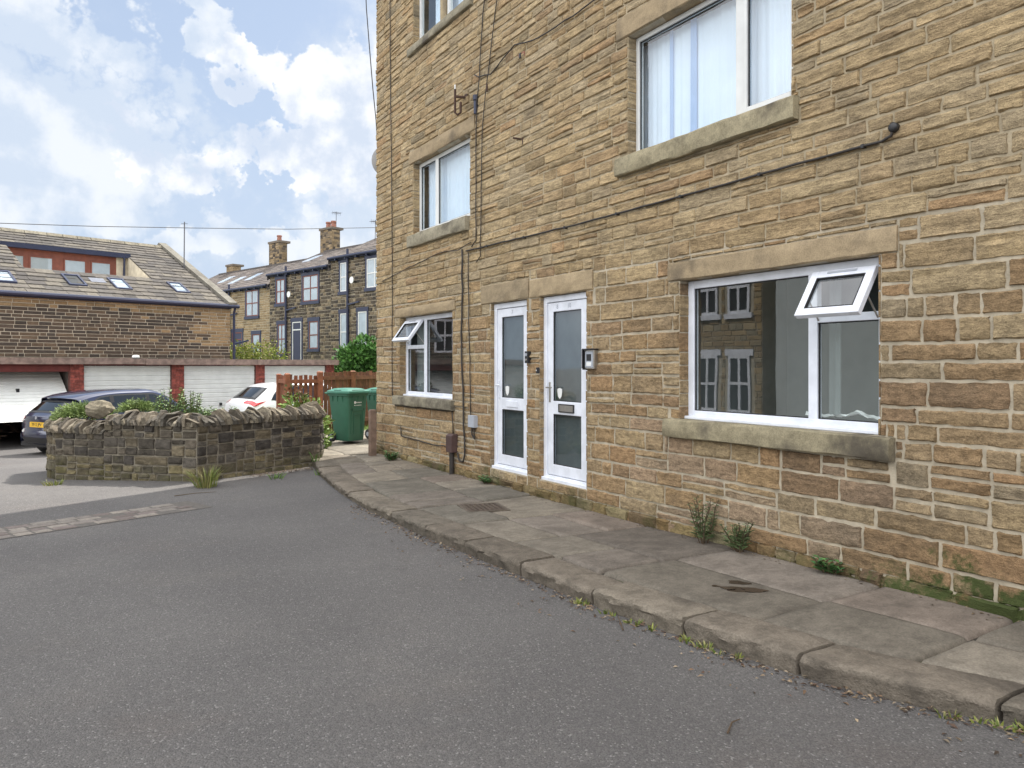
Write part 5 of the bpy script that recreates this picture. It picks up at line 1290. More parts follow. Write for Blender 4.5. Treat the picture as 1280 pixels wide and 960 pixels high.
def cottage(label, q0, q1, ze, zr, pal, wins, pipe, chim, seed_z, sky):
    t, o = ything('terrace_cottage', label, 'house', TS, (q0+q1)/2, 1.2, 'terraced cottages on the rise')
    wl = MB(); ob = [(min(w[0],w[1])-.16, max(w[0],w[1])+.16, w[2]-.17, w[3]+.22) for w in wins]
    for rc in coursed(q0, q1, 1.2, ze-.1, (.15,.22) if pal == 'dark' else (.12,.17), (.22,.45) if pal == 'dark' else (.3,.6), ob, .05):
        c = pick(TCOL[pal]); flat_stone(wl, rc, mt, ft, c, .035 if pal == 'dark' else .012, .045 if pal == 'dark' else .02)
    wl.build('front_wall', M['farstone'], t, o)
    b = MB(); b.box((TS+.0,q0,.5),(TS+.25,q1,ze-.05))
    for qq in (q0+.004, q1-.004): b.poly([(TS,qq,.5),(TS+7.2,qq,.5),(TS+7.2,qq,ze),(RS,qq,zr-.1),(TS,qq,ze-.05)])
    b.poly([(TS+7.2,q0,.5),(TS+7.2,q1,.5),(TS+7.2,q1,ze),(TS+7.2,q0,ze)])
    b.build('mortar_walls', M['farmortar'] if pal == 'tan' else simple('dark_pointing', (.27,.235,.18), .95, .15), t, o)
    kk = (zr-ze)/(RS-TS); TP = lambda a, bb, h: (TS+bb, a, ze+kk*bb+h)
    rs = MB(); slates(rs, lambda a, bb, h: TP(q1+q0-a, bb, h), q0, q1, -.22, RS-TS, .30, (.35,.6), (), .03, [(.115,.10,.092),(.135,.115,.105),(.10,.09,.085),(.15,.13,.115)])
    rs.cur = (.11,.10,.095); rs.poly([TP(q0,-.2,-.02),TP(q1,-.2,-.02),TP(q1,RS-TS,-.02),TP(q0,RS-TS,-.02)]); rs.poly([(RS,q0,zr),(RS,q1,zr),(TS+7.4,q1,ze),(TS+7.4,q0,ze)])
    for qq in (q0, q1): rs.poly([TP(qq,-.2,.03),TP(qq,RS-TS,.03),TP(qq,RS-TS,-.3),TP(qq,-.2,-.3)])
    for k in range(int((q1-q0)/.5)): rs.box((RS-.12,q0+k*.5+.01,zr-.03),(RS+.12,q0+k*.5+.49,zr+.06))
    r_ = rs.build('roof', M['slate'], t, o)
    for (sq, sb) in sky:
        s_ = MB(); s_.hexa([TP(sq,sb,.0),TP(sq+.75,sb,.0),TP(sq+.75,sb+.95,.0),TP(sq,sb+.95,.0),TP(sq,sb,.07),TP(sq+.75,sb,.07),TP(sq+.75,sb+.95,.07),TP(sq,sb+.95,.07)]); s2 = s_.build('skylight', M['greybox'], t, o)
        g_ = MB(); g_.poly([TP(sq+.07,sb+.07,.078),TP(sq+.68,sb+.07,.078),TP(sq+.68,sb+.88,.078),TP(sq+.07,sb+.88,.078)]); g_.build('pane', M['farglass'], s2, o); g_ = MB(); g_.poly([TP(sq+.07,sb+.07,.073),TP(sq+.68,sb+.07,.073),TP(sq+.68,sb+.88,.073),TP(sq+.07,sb+.88,.073)]); g_.build('blind', M['blind'], s2, o)
    gu = MB(); gu.tube([(TS-.22,q0,ze-.09),(TS-.22,q1,ze-.09)], .075, 8); gu.box((TS-.14,q0,ze-.2),(TS-.03,q1,ze-.06))
    for k in range(int((q1-q0)/.9)): gu.box((TS-.26,q0+.4+.9*k,ze-.24),(TS-.02,q0+.47+.9*k,ze-.12))
    gu.build('gutter', M['navy'], t, o)
    pm = MB(); pm.tube([(TS-.12,pipe,ze+.28),(TS-.12,pipe,1.3)], .065, 8); pm.bar((TS-.12,pipe,4.75),(TS-.12,pipe-1.0,4.85),.07); pm.build('downpipe', M['navy'], t, o)
    for w in wins: twin(t, o, *w)
    for (cq0, cq1, cz, pots) in chim:
        cm = MB()
        for (a_, b_, mpc) in ((cq0, cq1, (lambda a, d, z: (RS-.1-d, a, z), True)), (RS-.1, RS+.5, (lambda a, d, z: (a, cq0-d, z), False))):
            for rc in coursed(a_, b_, zr-.6, cz-.14, (.12,.18), (.2,.4)): flat_stone(cm, rc, mpc[0], mpc[1], pick(TCOL['tan']), .012, .015)
        cm.cur = (.2,.16,.11); cm.box((RS-.1,cq0,zr-.6),(RS+.5,cq1,cz-.12)); cm.cur = (.17,.14,.11); cm.box((RS-.16,cq0-.06,cz-.14),(RS+.71,cq1+.06,cz)); c_ = cm.build('chimney', M['farstone'], r_ if False else t, o)
        for pq in pots:
            pt = MB(); pt.tube([(RS+.27,pq,cz),(RS+.27,pq,cz+.32),(RS+.27,pq,cz+.34),(RS+.27,pq,cz+.42)], [.15,.12,.16,.15], 10); pt.build('chimney_pot', M['clay'], c_, o)
    return t, o
W_, B_ = M['upvc_old'], M['brownframe']
cottage('left terraced cottage of tan stone with brown-framed windows and the lowest eaves', 40.62, 54.5, 6.41, 8.35, 'tan', [(43.37,41.93,4.6,6.16,B_,2), (42.59,41.74,2.2,3.5,B_,1), (45.09,43.87,1.6,3.68,B_,1,True,True)], 45.35, [(51.9,52.9,8.95,[])], 0, [(47.0,1.0),(49.5,1.5),(45.2,1.2)])
cottage('middle terraced cottage of dark blocky stone with brown windows and a navy door', 34.36, 40.58, 6.97, 8.64, 'dark', [(39.83,38.95,5.18,6.57,B_,2), (37.04,35.54,5.14,6.56,B_,2), (39.65,38.87,2.3,3.98,B_,2), (38.11,37.2,1.4,4.07,M['upvc_old'],1,True,True), (36.4,35.54,2.54,4.03,B_,1)], 38.66, [(45.35-4.7,46.0-4.7+.5,9.95,[])][:0] + [], 0, [(39.0,1.6),(35.5,1.2)])
cottage('right terraced cottage of dark blocky stone with white-framed windows', 26.0, 34.32, 7.33, 9.02, 'dark', [(33.46,32.93,5.46,6.96,W_,1), (31.18,29.9,5.5,6.95,W_,2), (33.46,32.85,2.4,4.33,W_,1), (31.92,31.2,1.9,4.35,W_,1)], 32.7, [], 0, [(29.0,1.5)])
def chimney_thing(label, q0, q1, z0, cz, pots):
    t, o = ything('chimney_stack', label, 'chimney', RS+.2, (q0+q1)/2, z0, 'chimneys on the cottage roofs'); cm = MB()
    for (a_, b_, mpc, fl2) in ((q0, q1, lambda a, d, z: (RS-.1-d, a, z), True), (RS-.1, RS+.5, lambda a, d, z: (a, q0-d, z), False)):
        for rc in coursed(a_, b_, z0, cz-.14, (.12,.18), (.2,.4)): flat_stone(cm, rc, mpc, fl2, pick(TCOL['tan']+TCOL['dark'][:3]), .012, .015)
    cm.cur = (.2,.16,.11); cm.box((RS-.1,q0,z0),(RS+.5,q1,cz-.12)); cm.cur = (.17,.14,.11); cm.box((RS-.16,q0-.06,cz-.14),(RS+.71,q1+.06,cz)); cm.build('stack', M['farstone'], t, o)
    for pq in pots:
        pt = MB(); pt.tube([(RS+.27,pq,cz),(RS+.27,pq,cz+.32),(RS+.27,pq,cz+.34),(RS+.27,pq,cz+.42)], [.17,.14,.18,.17], 10); pt.build('chimney_pot', M['clay'], t, o)
chimney_thing('square stone chimney with one red pot on the left terraced cottage', 45.6, 46.9, 7.9, 9.95, [46.2])
chimney_thing('taller stone chimney with two red pots on the middle terraced cottage', 39.5, 40.75, 8.0, 10.1, [40.4,39.85])
aerial('small aerial behind the two-pot chimney', Vector(T(420,309,47)), 2.2, .8)
aerial('thin aerial just visible beside the far corner of the stone building', Vector(T(469,300,38)), 1.0, .8)
# satellite discs on the terrace walls
for (q_, z_, lab) in ((38.0,5.6,'white satellite dish between the upper windows of the middle cottage'),(32.05,5.95,'white satellite dish between the upper windows of the right cottage')):
    t, o = ything('small_dish', lab, 'satellite dish', TS-.3, q_, z_); d_ = MB(); d_.tube([(TS-.32,q_,z_),(TS-.34,q_,z_)], .17, 14); d_.build('reflector', M['white'], t, o); d_ = MB(); d_.bar((TS,q_,z_-.1),(TS-.3,q_,z_),.04); d_.build('mount', M['black'], t, o)
# rising garden ground in front of the terrace
rg = MB(); rg.hexa([(16.2,24,-.7),(60,24,-.7),(60,70,-.7),(16.2,70,-.7),(16.8,24.3,1.15),(60,24.3,1.5),(60,70,1.5),(16.8,70,1.5)])
o = rg.build('garden_bank', simple('bank_turf', (.09,.13,.035), .95, .3, 3), None, (0,0,0)); o.rotation_euler = (0,0,YROT); tag(o, kind='structure')
# hedge and shrub
c = T(447, 440, 27.0); t = thing('leafy_hedge', 'dense bright green hedge rising behind the picket fence beside the stone building', 'hedge', (c.x,c.y,-.2)); mb = MB(); sm2 = MB()
r_ = Vector((CA,-SA,0)); 
bl = [(c+r_*k*.55+Vector((0,rng.normal(0,.2),zz)), rr, 1.0) for k in (-.5,.3,1.2,2) for zz, rr in ((-1.5,.7),(-.9,.66),(-.25,.56))]+[(c+r_*.35+Vector((0,0,.12)),.5,1),(c+r_*-.15+Vector((0,0,-.15)),.45,1)]
bush(mb, bl, 9000, .15, .10, [(.05,.13,.025),(.075,.18,.035),(.10,.22,.05),(.035,.09,.02)], hollow=.5)
mb.build('foliage', M['leaf'], t, (c.x,c.y,-.2))
for k in range(7): b = c+r_*(k*.3-.7); sm2.tube([(b.x,b.y,-.5),(b.x+.05,b.y,.8),(b.x,b.y+.1,2.0)], [.04,.03,.01], 5)
sm2.build('stems', M['bark'], t, (c.x,c.y,-.2))
c = T(318, 444, 31.0); t = thing('yellow_shrub', 'yellow-green shrub showing above the garage roof below the left cottage', 'shrub', (c.x,c.y,.6)); mb = MB(); sm2 = MB()
bl = [(c+r_*k*.5+Vector((0,0,zz+.08*math.sin(k*2.1))), .5, 1.0) for k in (-1.7,-.9,0,.9,1.8) for zz in (-.9,-.25,.02)]+[(c+r_*-.35+Vector((0,0,.16)),.42,1.1)]
bush(mb, bl, 3400, .10, .06, [(.19,.24,.04),(.26,.29,.06),(.14,.20,.035),(.30,.31,.08)], hollow=.45)
mb.build('foliage', M['leaf'], t, (c.x,c.y,.6))
for k in range(9): b = c+r_*(k*.25-1); sm2.tube([(b.x,b.y,.2),(b.x+.05,b.y,1.2),(b.x+rng.normal(0,.2),b.y+.1,2.55+rng.normal(0,.15))], [.03,.02,.006], 5)
sm2.build('stems', M['bark'], t, (c.x,c.y,.6))
# wires
def wire(label, pts, r): 
    mb = MB(); mb.tube(pts, r, 5); tag(mb.build('overhead_wire', M['cable'], None, pts[0]), label, 'wire')
wire('thin overhead wire crossing the sky above the mill house and the terrace', [T(-260,272,27), T(0,279,27), T(120,283,28), T(240,285,30), T(360,286.5,32), T(470,284.5,34), T(640,278,38)], .013)
wire('overhead wire dropping down the sky along the far corner of the stone building', [T(456,-40,15), T(458,10,15), T(461.5,55,15), T(466,110,15), T(470,150,15), T(473,200,15)], .010)

# ------------------------------------------------------------------ cars
def catmull(P, n):
    P = [np.array(p, float) for p in P]; out = []
    for i in range(len(P)-1):
        p0, p1, p2, p3 = P[max(i-1,0)], P[i], P[i+1], P[min(i+2,len(P)-1)]
        for k in range(n):
            t = k/n; out.append(.5*((2*p1)+(-p0+p2)*t+(2*p0-5*p1+4*p2-p3)*t*t+(-p0+3*p1-3*p2+p3)*t**3))
    out.append(P[-1]); return out
def car(name, label, s, q, paint, prof, rw, ww, belt, sidewin, lamps, hw=.90, wheels=(-1.33,1.32), plate=None, turn=0.0):
    z0 = gz(*YW(s,q)[:2]); t = thing(name, label, 'car', YW(s,q,z0), YROT+turn)
    pts = catmull(prof, 8)
    xr, xf = min(p[0] for p in pts), max(p[0] for p in pts)
    def Wd(x, z):
        k = 1-.13*abs((x)/2.15)**5; z = min(z, 1.5)
        return hw*k*((1-.035*((.80-z)/.55)**2) if z < .80 else 1-.235*((z-.80)/.68)**1.25)
    def top(p, v, off=0.0):
        x, z = p; av = abs(v); w = Wd(x, z)
        ez = .035*av**2+.05*max(0,(av-.8)/.2)**2.2 if z > .8 else .01*av**2
        ex = (.14*av**3.2 if x < 0 else -.22*av**3.2)*(1 if abs(x) > 1.5 else max(0, (abs(x)-.9)/.6))
        return Vector((x+ex, v*w, z-ez))
    def nrm(i):
        a, b = pts[max(i-1,0)], pts[min(i+1,len(pts)-1)]; d = np.array(b)-np.array(a); d = d/np.linalg.norm(d); return Vector((-d[1], 0, d[0]))
    vs = [-1,-.97,-.92,-.85,-.7,-.5,-.25,0,.25,.5,.7,.85,.92,.97,1]
    bd = MB(); bd.cur = (1,1,1)
    bd.grid([[top(p, v) for v in vs] for p in pts])
    sill = .24
    def side(x, z, sg, off=0.0): return Vector((x, sg*(Wd(x, z)+off), z))
    for sg in (-1, 1):
        cols = []
        for p in pts:
            e = top(p, sg); n = 12; col = []
            for j in range(n+1):
                z = e.z+(min(sill, e.z-.02)-e.z)*j/n; q_ = side(e.x, z, sg); 
                if j == 0: q_ = e
                else: q_.y = sg*(abs(q_.y)*(1)+(abs(e.y)-Wd(e.x,e.z))*max(0,1-j/3))
                col.append(q_)
            cols.append(col)
        n, m = len(cols), len(cols[0]); b = bd.pts([p for c in cols for p in c])
        for i in range(n-1):
            for j in range(m-1):
                c_ = (cols[i][j]+cols[i+1][j+1])/2
                if any((c_.x-w)**2+(c_.z-.31)**2 < .37**2 for w in wheels): continue
                f = (b+i*m+j, b+(i+1)*m+j, b+(i+1)*m+j+1, b+i*m+j+1); bd.face(f if sg < 0 else f[::-1])
    body = bd.build('body', paint, t, (0,0,0), smooth=True, recalc=True, auto=50)
    ub = MB(); ub.box((xr+.15,-hw*.9,.20),(xf-.15,hw*.9,.30)); ub.box((-.9,-hw*.8,.3),(.9,hw*.8,.72)); ub.build('underbody', M['black'], t)
    it = MB(); it.box((-.75,-.62,.7),(-.6,.62,1.12)); it.box((.15,-.62,.7),(.3,-.12,1.15)); it.box((.15,.12,.7),(.3,.62,1.15)); it.build('seats', M['seal'], t)
    def patch(nm, mat, i0, i1, v0, v1, off, par, shrink=0.0):
        mb = MB(); idx = [i for i in range(len(pts)) if i0 <= i <= i1]; P = []
        for k, i in enumerate(idx):
            f = k/(len(idx)-1); a, b_ = v0+shrink*(1-f), v1-shrink*(1-f) if shrink >= 0 else v1
            a, b_ = (v0*(1-abs(shrink)*(f if shrink > 0 else 1-f)), v1*(1-abs(shrink)*(f if shrink > 0 else 1-f))) if shrink else (v0, v1)
            P.append([top(pts[i], a+(b_-a)*j/12)+nrm(i)*off for j in range(13)])
        mb.grid(P); return mb.build(nm, mat, par, (0,0,0), smooth=True, recalc=True)
    ra, rb = rw; fa, fb = ww
    patch('rear_window', M['seal'], ra, rb, -.88, .88, .004, t, .06); patch('rear_glass', M['carglass'], ra+1, rb-1, -.80, .80, .008, t, .06)
    patch('windscreen', M['seal'], fa, fb, -.92, .92, .004, t); patch('front_glass', M['carglass'], fa+1, fb-1, -.86, .86, .008, t)
    ztop = lambda x: max(p[1] for p in pts if abs(p[0]-x) < .08)-.14
    for sg in (-1, 1):
        for (nm, mat, off, gr) in (('side_window', M['seal'], .004, .03), ('side_glass', M['carglass'], .009, 0)):
            mb = MB(); x0, x1 = sidewin; n = 26; P = []
            for i in range(n+1):
                x = x0-gr+(x1-x0+2*gr)*i/n; f0 = min(1, max(0, (x-(x0-gr))/.42)); f1 = min(1, max(0, ((x1+gr)-x)/.62))
                zb_ = belt+.05*(1-f0)-gr+.02*(1-i/n); zt_ = zb_+(ztop(min(max(x,x0),x1))+gr-zb_)*min(math.sin(f0*math.pi/2)**.7, f1**.8)
                P.append([side(x, zb_+(zt_-zb_)*j/4, sg, off) for j in range(5)])
            mb.grid(P); mb.build(nm, mat, t, (0,0,0), smooth=True, recalc=True)
        if True:
            pm = MB()
            for x in (sidewin[0]+.62, sidewin[0]+1.55): pm.hexa([side(x-.05,belt-.01,sg,.005),side(x+.05,belt-.01,sg,.005),side(x+.05,belt-.01,sg,.013),side(x-.05,belt-.01,sg,.013),side(x-.05,ztop(x),sg,.005),side(x+.05,ztop(x),sg,.005),side(x+.05,ztop(x),sg,.013),side(x-.05,ztop(x),sg,.013)])
            pm.build('door_pillar', M['black'], t)
        # tail lamp wrapping round the corner
        (l0, l1, vin, lx) = lamps
        mb = MB(); idx = list(range(l0, l1+1)); P = []
        for k, i in enumerate(idx):
            f = k/(len(idx)-1); vi = vin+(.12*abs(f-.6)); P.append([top(pts[i], sg*(vi+(1-vi)*j/5))+nrm(i)*.007 for j in range(6)])
        mb.grid(P); e0 = [r[-1] for r in P]; S_ = []
        for k, p in enumerate(e0):
            f = k/(len(e0)-1); ln = lx*(.25+.75*f) ; S_.append([side(p.x+ln*j/5+.0, p.z+ (.05*f)*j/5, sg, .009) if j else p for j in range(6)])
        mb.grid(S_); mb.build('tail_lamp', M['redlamp'], t, (0,0,0), smooth=True, recalc=True)
        for wx in wheels:
            w = MB(); w.tube([(wx,sg*(hw-.21),.31),(wx,sg*(hw-.20),.31),(wx,sg*(hw-.03),.31),(wx,sg*(hw-.02),.31)], [.29,.315,.315,.29], 26); w_ = w.build('wheel', M['tyre'], t, (0,0,0), smooth=True, auto=40)
            rm = MB(); 
            for k in range(5): a = k*2*math.pi/5; rm.bar((wx,sg*(hw-.012),.31),(wx+.19*math.cos(a),sg*(hw-.015),.31+.19*math.sin(a)),.05,.02,up=(0,1,0))
            rm.tube([(wx,sg*(hw-.03),.31),(wx,sg*(hw-.014),.31)], .06, 12); rm.build('rim', M['alloy'], w_)
            ar = MB(); ar.tube([(wx,sg*(hw-.5),.31),(wx,sg*(hw-.12),.31)], .365, 20, cap=False); ar.disc((wx,sg*(hw-.5),.31),(0,1,0),.365); ar.build('wheel_arch', M['black'], t)
        mr = MB(); mr.hexa([side(sidewin[1]-.25,belt+.02,sg,.0),side(sidewin[1]-.12,belt+.02,sg,.0),side(sidewin[1]-.1,belt+.02,sg,.2),side(sidewin[1]-.25,belt+.02,sg,.2),side(sidewin[1]-.25,belt+.14,sg,.03),side(sidewin[1]-.14,belt+.14,sg,.03),side(sidewin[1]-.14,belt+.15,sg,.19),side(sidewin[1]-.25,belt+.15,sg,.19)]); bevel(mr.build('door_mirror', paint, t), .02, 3)
    if plate:
        ip, z = plate; i = min(range(len(pts)//3), key=lambda k: abs(pts[k][1]-z)); n = nrm(i); c = Vector((pts[i][0],0,pts[i][1]))
        if n.x > 0: n = -n
        up = Vector((0,0,1)); up = (up-n*up.dot(n)).normalized(); rt = Vector((0,-1,0)); c = c+n*.012
        pm = MB(); pm.obox(c, rt*.26, up*.058, n*.004); pl = pm.build('number_plate', M['plate'], t)
        text_mesh('plate_lettering', ip, .10, M['black'], pl, face_mtx(c+n*.006, rt, up), (0,0,0))
    return t, pts, top, nrm
BP = [(-1.98,.24),(-2.10,.36),(-2.13,.50),(-2.09,.60),(-2.08,.74),(-2.08,.86),(-2.02,.94),(-1.62,1.26),(-1.70,1.30),(-1.40,1.385),(-.75,1.455),(-.1,1.465),(.45,1.42),(1.20,1.03),(1.80,.90),(2.08,.72),(2.12,.5),(2.05,.25)]
t, pts, top, nr = car('parked_car', 'dark navy hatchback seen from behind, half hidden by the left end of the garden wall', 7.26, 19.85, M['bluecar'], BP, (49,55), (97,103), .95, (-1.45,.95), (38,46,.66,.16), plate=('YF12 JPV', .70), turn=R(15))
lb_ = MB(); lb_.box((-2.135,-.86,.26),(-1.9,.86,.40)); 
hl = MB(); c = Vector((-2.105,0,.86)); hl.disc(c+Vector((-.01,0,0)), (-1,0,.1), .035, 14); hl.build('badge', M['alloy'], t)
dg = MB(); dg.hexa([(-2.09,-.48,.30),(-2.0,-.48,.30),(-2.0,.48,.30),(-2.09,.48,.30),(-2.128,-.46,.42),(-2.0,-.46,.42),(-2.0,.46,.42),(-2.128,.46,.42)]); dg.build('bumper_insert', M['black'], t)
WP2 = [(-1.98,.24),(-2.10,.36),(-2.13,.55),(-2.10,.70),(-2.08,.88),(-2.04,1.0),(-1.93,1.08),(-1.42,1.43),(-1.36,1.47),(-1.0,1.54),(-.4,1.565),(.1,1.56),(.6,1.49),(1.30,1.09),(1.85,.94),(2.10,.72),(2.13,.5),(2.05,.25)]
t, pts, top, nr = car('parked_car', 'white hatchback with red tail lamps between the garden wall and the picket fence', 12.40, 20.2, M['whitecar'], WP2, (49,56), (97,103), 1.03, (-1.35,1.0), (40,48,.54,.27))
hl = MB(); hl.disc((-2.075,0,.86), (-1,0,.15), .04, 14); hl.build('badge', M['alloy'], t)

# ------------------------------------------------------------------ across the lane (these show in the window glass)
def opposite(name, label, x0, x1, y0, y1, ze, wallmat, wins, stones):
    o = Vector((x1, (y0+y1)/2, 0)); t = thing(name, label, 'house', o); b = MB(); b.cur = (.3,.25,.17)
    b.box((x0,y0,-.4),(x1,y1,ze)); zr = ze+(x1-x0)*.28; xm = (x0+x1)/2
    for yy in (y0+.01, y1-.01): b.poly([(x0,yy,ze),(x1,yy,ze),(xm,yy,zr)])
    b.build('walls', wallmat, t, o)
    if stones:
        st = MB(); mo = lambda a, d, z: (x1+d, a, z)
        for rc in coursed(y0, y1, -.1, ze, (.13,.2), (.25,.5), [(w[0]-.12,w[1]+.12,w[2]-.15,w[3]+.18) for w in wins]): flat_stone(st, rc, mo, False, pick(BUFF), .02, .02)
        st.build('stone_front', M['farstone'], t, o)
    r = MB(); r.cur = (.16,.15,.14); r.hexa([(x1+.25,y0-.1,ze-.08),(x1+.25,y1+.1,ze-.08),(xm,y1+.1,zr+.02),(xm,y0-.1,zr+.02),(x1+.25,y0-.1,ze+.06),(x1+.25,y1+.1,ze+.06),(xm,y1+.1,zr+.16),(xm,y0-.1,zr+.16)]); r.hexa([(x0-.25,y0-.1,ze-.08),(x0-.25,y1+.1,ze-.08),(xm,y1+.1,zr+.02),(xm,y0-.1,zr+.02),(x0-.25,y0-.1,ze+.06),(x0-.25,y1+.1,ze+.06),(xm,y1+.1,zr+.16),(xm,y0-.1,zr+.16)]); r.build('roof', M['slate'], t, o)
    for (a, b_, z0, z1) in wins:
        f = MB(); f.box((x1+.0,a-.12,z1),(x1+.05,b_+.12,z1+.18)); f.box((x1+.0,a-.12,z0-.15),(x1+.08,b_+.12,z0)); f.cur=(1,1,1)
        for y_ in (a, (a+b_)/2-.04, b_-.08): f.box((x1+.01,y_,z0),(x1+.05,y_+.08,z1))
        for z_ in (z0, (z0+z1)/2-.04, z1-.08): f.box((x1+.012,a,z_),(x1+.048,b_,z_+.08))
        w = f.build('window', M['upvc'], t, o); p = MB(); p.poly([(x1+.02,a,z0),(x1+.02,b_,z0),(x1+.02,b_,z1),(x1+.02,a,z1)]); p.build('pane', M['seal'], w, o)
    return t
opposite('stone_cottage', 'stone cottage with white sash windows across the lane, seen mirrored in the large window', -12, -6.6, 14.1, 19.2, 5.4, M['farmortar'], [(14.5,15.3,3.1,4.6),(15.7,16.5,3.1,4.6),(14.5,15.3,.3,1.9),(15.7,16.5,.3,1.9),(17.3,18.3,3.1,4.6)], True)
opposite('rendered_house', 'plain grey rendered house across the lane, mirrored in the large window', -12, -6.3, 3.5, 13.4, 5.8, M['greyrender'], [(4.2,5.4,1.0,2.2)], False)

# ------------------------------------------------------------------ sky, sun, camera
SUNV = Vector((.90, .43, 0)).normalized()*math.cos(R(55)) + Vector((0,0,math.sin(R(55))))
w = bpy.data.worlds.new('World'); SC.world = w; w.use_nodes = True
nt = w.node_tree; nt.nodes.clear()
out = nt.nodes.new('ShaderNodeOutputWorld'); bg = nt.nodes.new('ShaderNodeBackground'); L(nt, bg.outputs[0], out.inputs[0])
sky = nt.nodes.new('ShaderNodeTexSky'); sky.sky_type = 'NISHITA'; sky.sun_disc = False; sky.sun_elevation = R(55); sky.sun_rotation = math.atan2(SUNV.x, SUNV.y); sky.air_density = 1.2; sky.dust_density = 2.2; sky.ozone_density = 1.2
bg.inputs[1].default_value = .06
dirv = nt.nodes.new('ShaderNodeTexCoord').outputs['Generated']
def vdot(v, k):
    n = N(nt, 'VectorMath'); n.operation = 'DOT_PRODUCT'; L(nt, v, n.inputs[0]); n.inputs[1].default_value = k; return n.outputs['Value']
RT = (CA, -SA, 0); FW = (SA, CA, 0)
da, db = vdot(dirv, RT), vdot(dirv, (0,0,1))
def ab(x, y):
    d = Vector(ray(x, y)).normalized(); return d.dot(Vector(RT)), d.z
def blob(x, y, rx, ry, tilt=0.0, soft=(.35, 1.25)):
    a, b = ab(x, y); rx /= 1150; ry /= 1150; c, s = math.cos(R(tilt)), math.sin(R(tilt))
    A_ = math_(nt, 'SUBTRACT', da, a); B_2 = math_(nt, 'SUBTRACT', db, b)
    p = math_(nt, 'ADD', math_(nt, 'MULTIPLY', A_, c/rx), math_(nt, 'MULTIPLY', B_2, s/rx)); q = math_(nt, 'ADD', math_(nt, 'MULTIPLY', A_, -s/ry), math_(nt, 'MULTIPLY', B_2, c/ry))
    e = math_(nt, 'SQRT', math_(nt, 'ADD', math_(nt, 'MULTIPLY', p, p), math_(nt, 'MULTIPLY', q, q)))
    return ramp(nt, e, soft[0], soft[1], 1.0, 0.0)
def addm(*a):
    r = a[0]
    for k in a[1:]: r = math_(nt, 'MAXIMUM', r, k)
    return r
def cn(off, scale, det, rough=.58):
    mp_ = N(nt, 'Mapping'); mp_.inputs['Location'].default_value = off; L(nt, dirv, mp_.inputs[0]); n = N(nt, 'TexNoise'); n.inputs['Scale'].default_value = scale; n.inputs['Detail'].default_value = det; n.inputs['Roughness'].default_value = rough
    L(nt, mp_.outputs[0], n.inputs['Vector']); return n.outputs['Fac']
n1 = cn((.3,.2,.1), 5.5, 7, .55); n2 = cn((.3,.2,.1), 14, 7, .6)
n3 = cn((.7,.1,.4), 34, 6, .62)
nn = math_(nt, 'ADD', math_(nt, 'ADD', math_(nt, 'MULTIPLY', n1, .5), math_(nt, 'MULTIPLY', n2, .4)), math_(nt, 'MULTIPLY', n3, .18))
w1, w2 = cn((3.1,1.7,.4), 9, 5, .6), cn((.9,4.2,2.4), 9, 5, .6)
w3, w4 = cn((2.1,.7,5.4), 30, 5, .6), cn((6.9,1.2,.4), 30, 5, .6)
def wv(a, b): return math_(nt, 'ADD', math_(nt, 'MULTIPLY', math_(nt, 'SUBTRACT', a, .5), .26), math_(nt, 'MULTIPLY', math_(nt, 'SUBTRACT', b, .5), .10))
da0, db0 = da, db
da, db = math_(nt, 'ADD', da, wv(w1, w3)), math_(nt, 'ADD', db, wv(w2, w4))
bright = addm(blob(400,115,125,75,-12), blob(250,215,80,30,-20), blob(385,190,90,60), blob(300,90,95,32,-25), blob(455,190,70,110), blob(350,230,130,40,-18), blob(320,200,40,40))
soft = addm(blob(90,45,150,48,-32), blob(150,165,130,52,-28), blob(30,190,120,90), blob(230,20,30,70,25), blob(560,260,220,240), blob(-150,120,180,190), blob(-420,60,260,160), blob(300,330,400,40))
da, db = da0, db0
sx_, sz_ = RT[0]*.016, .02
n1b = cn((.3-RT[0]*.018,.2-RT[1]*.018,.1-.022), 5.5, 7, .55)
gen = ramp(nt, nn, .50, .74)
nn = math_(nt, 'ADD', math_(nt, 'MULTIPLY', math_(nt, 'SUBTRACT', nn, .54), 1.9), .54)                   # scattered cloud over the rest of the sky
dens_b = ramp(nt, math_(nt, 'ADD', nn, math_(nt, 'MULTIPLY', bright, .62)), .86, 1.08)
dens_s = ramp(nt, math_(nt, 'ADD', nn, math_(nt, 'MULTIPLY', soft, .66)), .58, 1.04)
lit = ramp(nt, math_(nt, 'SUBTRACT', n1, n1b), -.06, .07)
haze = ramp(nt, db, .0, .55, .88, .55)
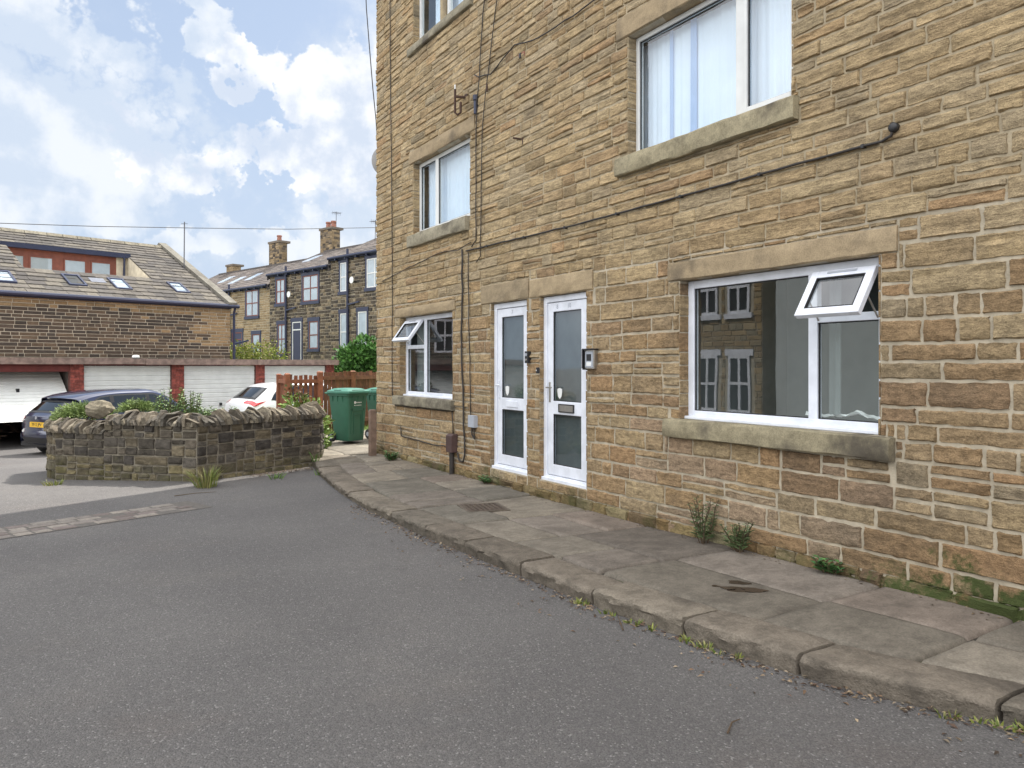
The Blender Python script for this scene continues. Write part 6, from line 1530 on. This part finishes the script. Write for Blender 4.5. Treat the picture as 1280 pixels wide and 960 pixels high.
skc = mix(nt, 1.0, sky.outputs[0], (.85, .92, 1.0), 'MULTIPLY')
c = mix(nt, haze, skc, (4.4, 5.2, 6.5))
c = mix(nt, math_(nt, 'MULTIPLY', gen, .55), c, (5.2, 5.8, 6.7))
c = mix(nt, math_(nt, 'MULTIPLY', dens_s, .88), c, mix(nt, lit, (4.9, 5.6, 6.6), (6.7, 7.0, 7.4)))
c = mix(nt, math_(nt, 'MULTIPLY', dens_b, .92), c, mix(nt, lit, (5.0, 5.6, 6.6), (7.5, 7.6, 7.8)))
# unseen bright cloud added behind the viewer and overhead to light the shaded facade
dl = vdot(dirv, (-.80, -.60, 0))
fill_cloud = math_(nt, 'MULTIPLY', ramp(nt, math_(nt, 'ADD', dl, math_(nt, 'MULTIPLY', math_(nt, 'SUBTRACT', n1, .5), .5)), -.15, .35), ramp(nt, db, -.05, .25))
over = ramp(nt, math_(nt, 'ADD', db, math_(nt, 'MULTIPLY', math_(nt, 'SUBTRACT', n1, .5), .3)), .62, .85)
c = mix(nt, math_(nt, 'MULTIPLY', addm(fill_cloud, over), .9), c, (21.0, 21.0, 21.2))
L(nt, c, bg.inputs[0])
sl_ = bpy.data.lights.new('sun', 'SUN'); sl_.energy = 3.1; sl_.angle = R(.53); sl_.color = (1.0, .95, .87)
so = bpy.data.objects.new('sun', sl_); so.rotation_euler = (-SUNV).to_track_quat('-Z', 'Y').to_euler(); so.location = (20, 15, 30); COL.objects.link(so)
cd = bpy.data.cameras.new('camera'); co = bpy.data.objects.new('camera', cd); COL.objects.link(co)
cd.sensor_width = 36; cd.lens = FPX/1280*36; cd.shift_y = -(480-HY)/1280; cd.clip_start = .05; cd.clip_end = 2000
co.location = (0, 0, EZ); co.rotation_euler = (R(90), 0, -A); SC.camera = co
SC.view_settings.view_transform = 'Standard'; SC.view_settings.look = 'None'; SC.view_settings.gamma = 1; SC.view_settings.use_curve_mapping = False
SC.view_settings.exposure = 1.25
SC.cycles.max_bounces = 8; SC.cycles.transparent_max_bounces = 16; SC.cycles.use_denoising = True
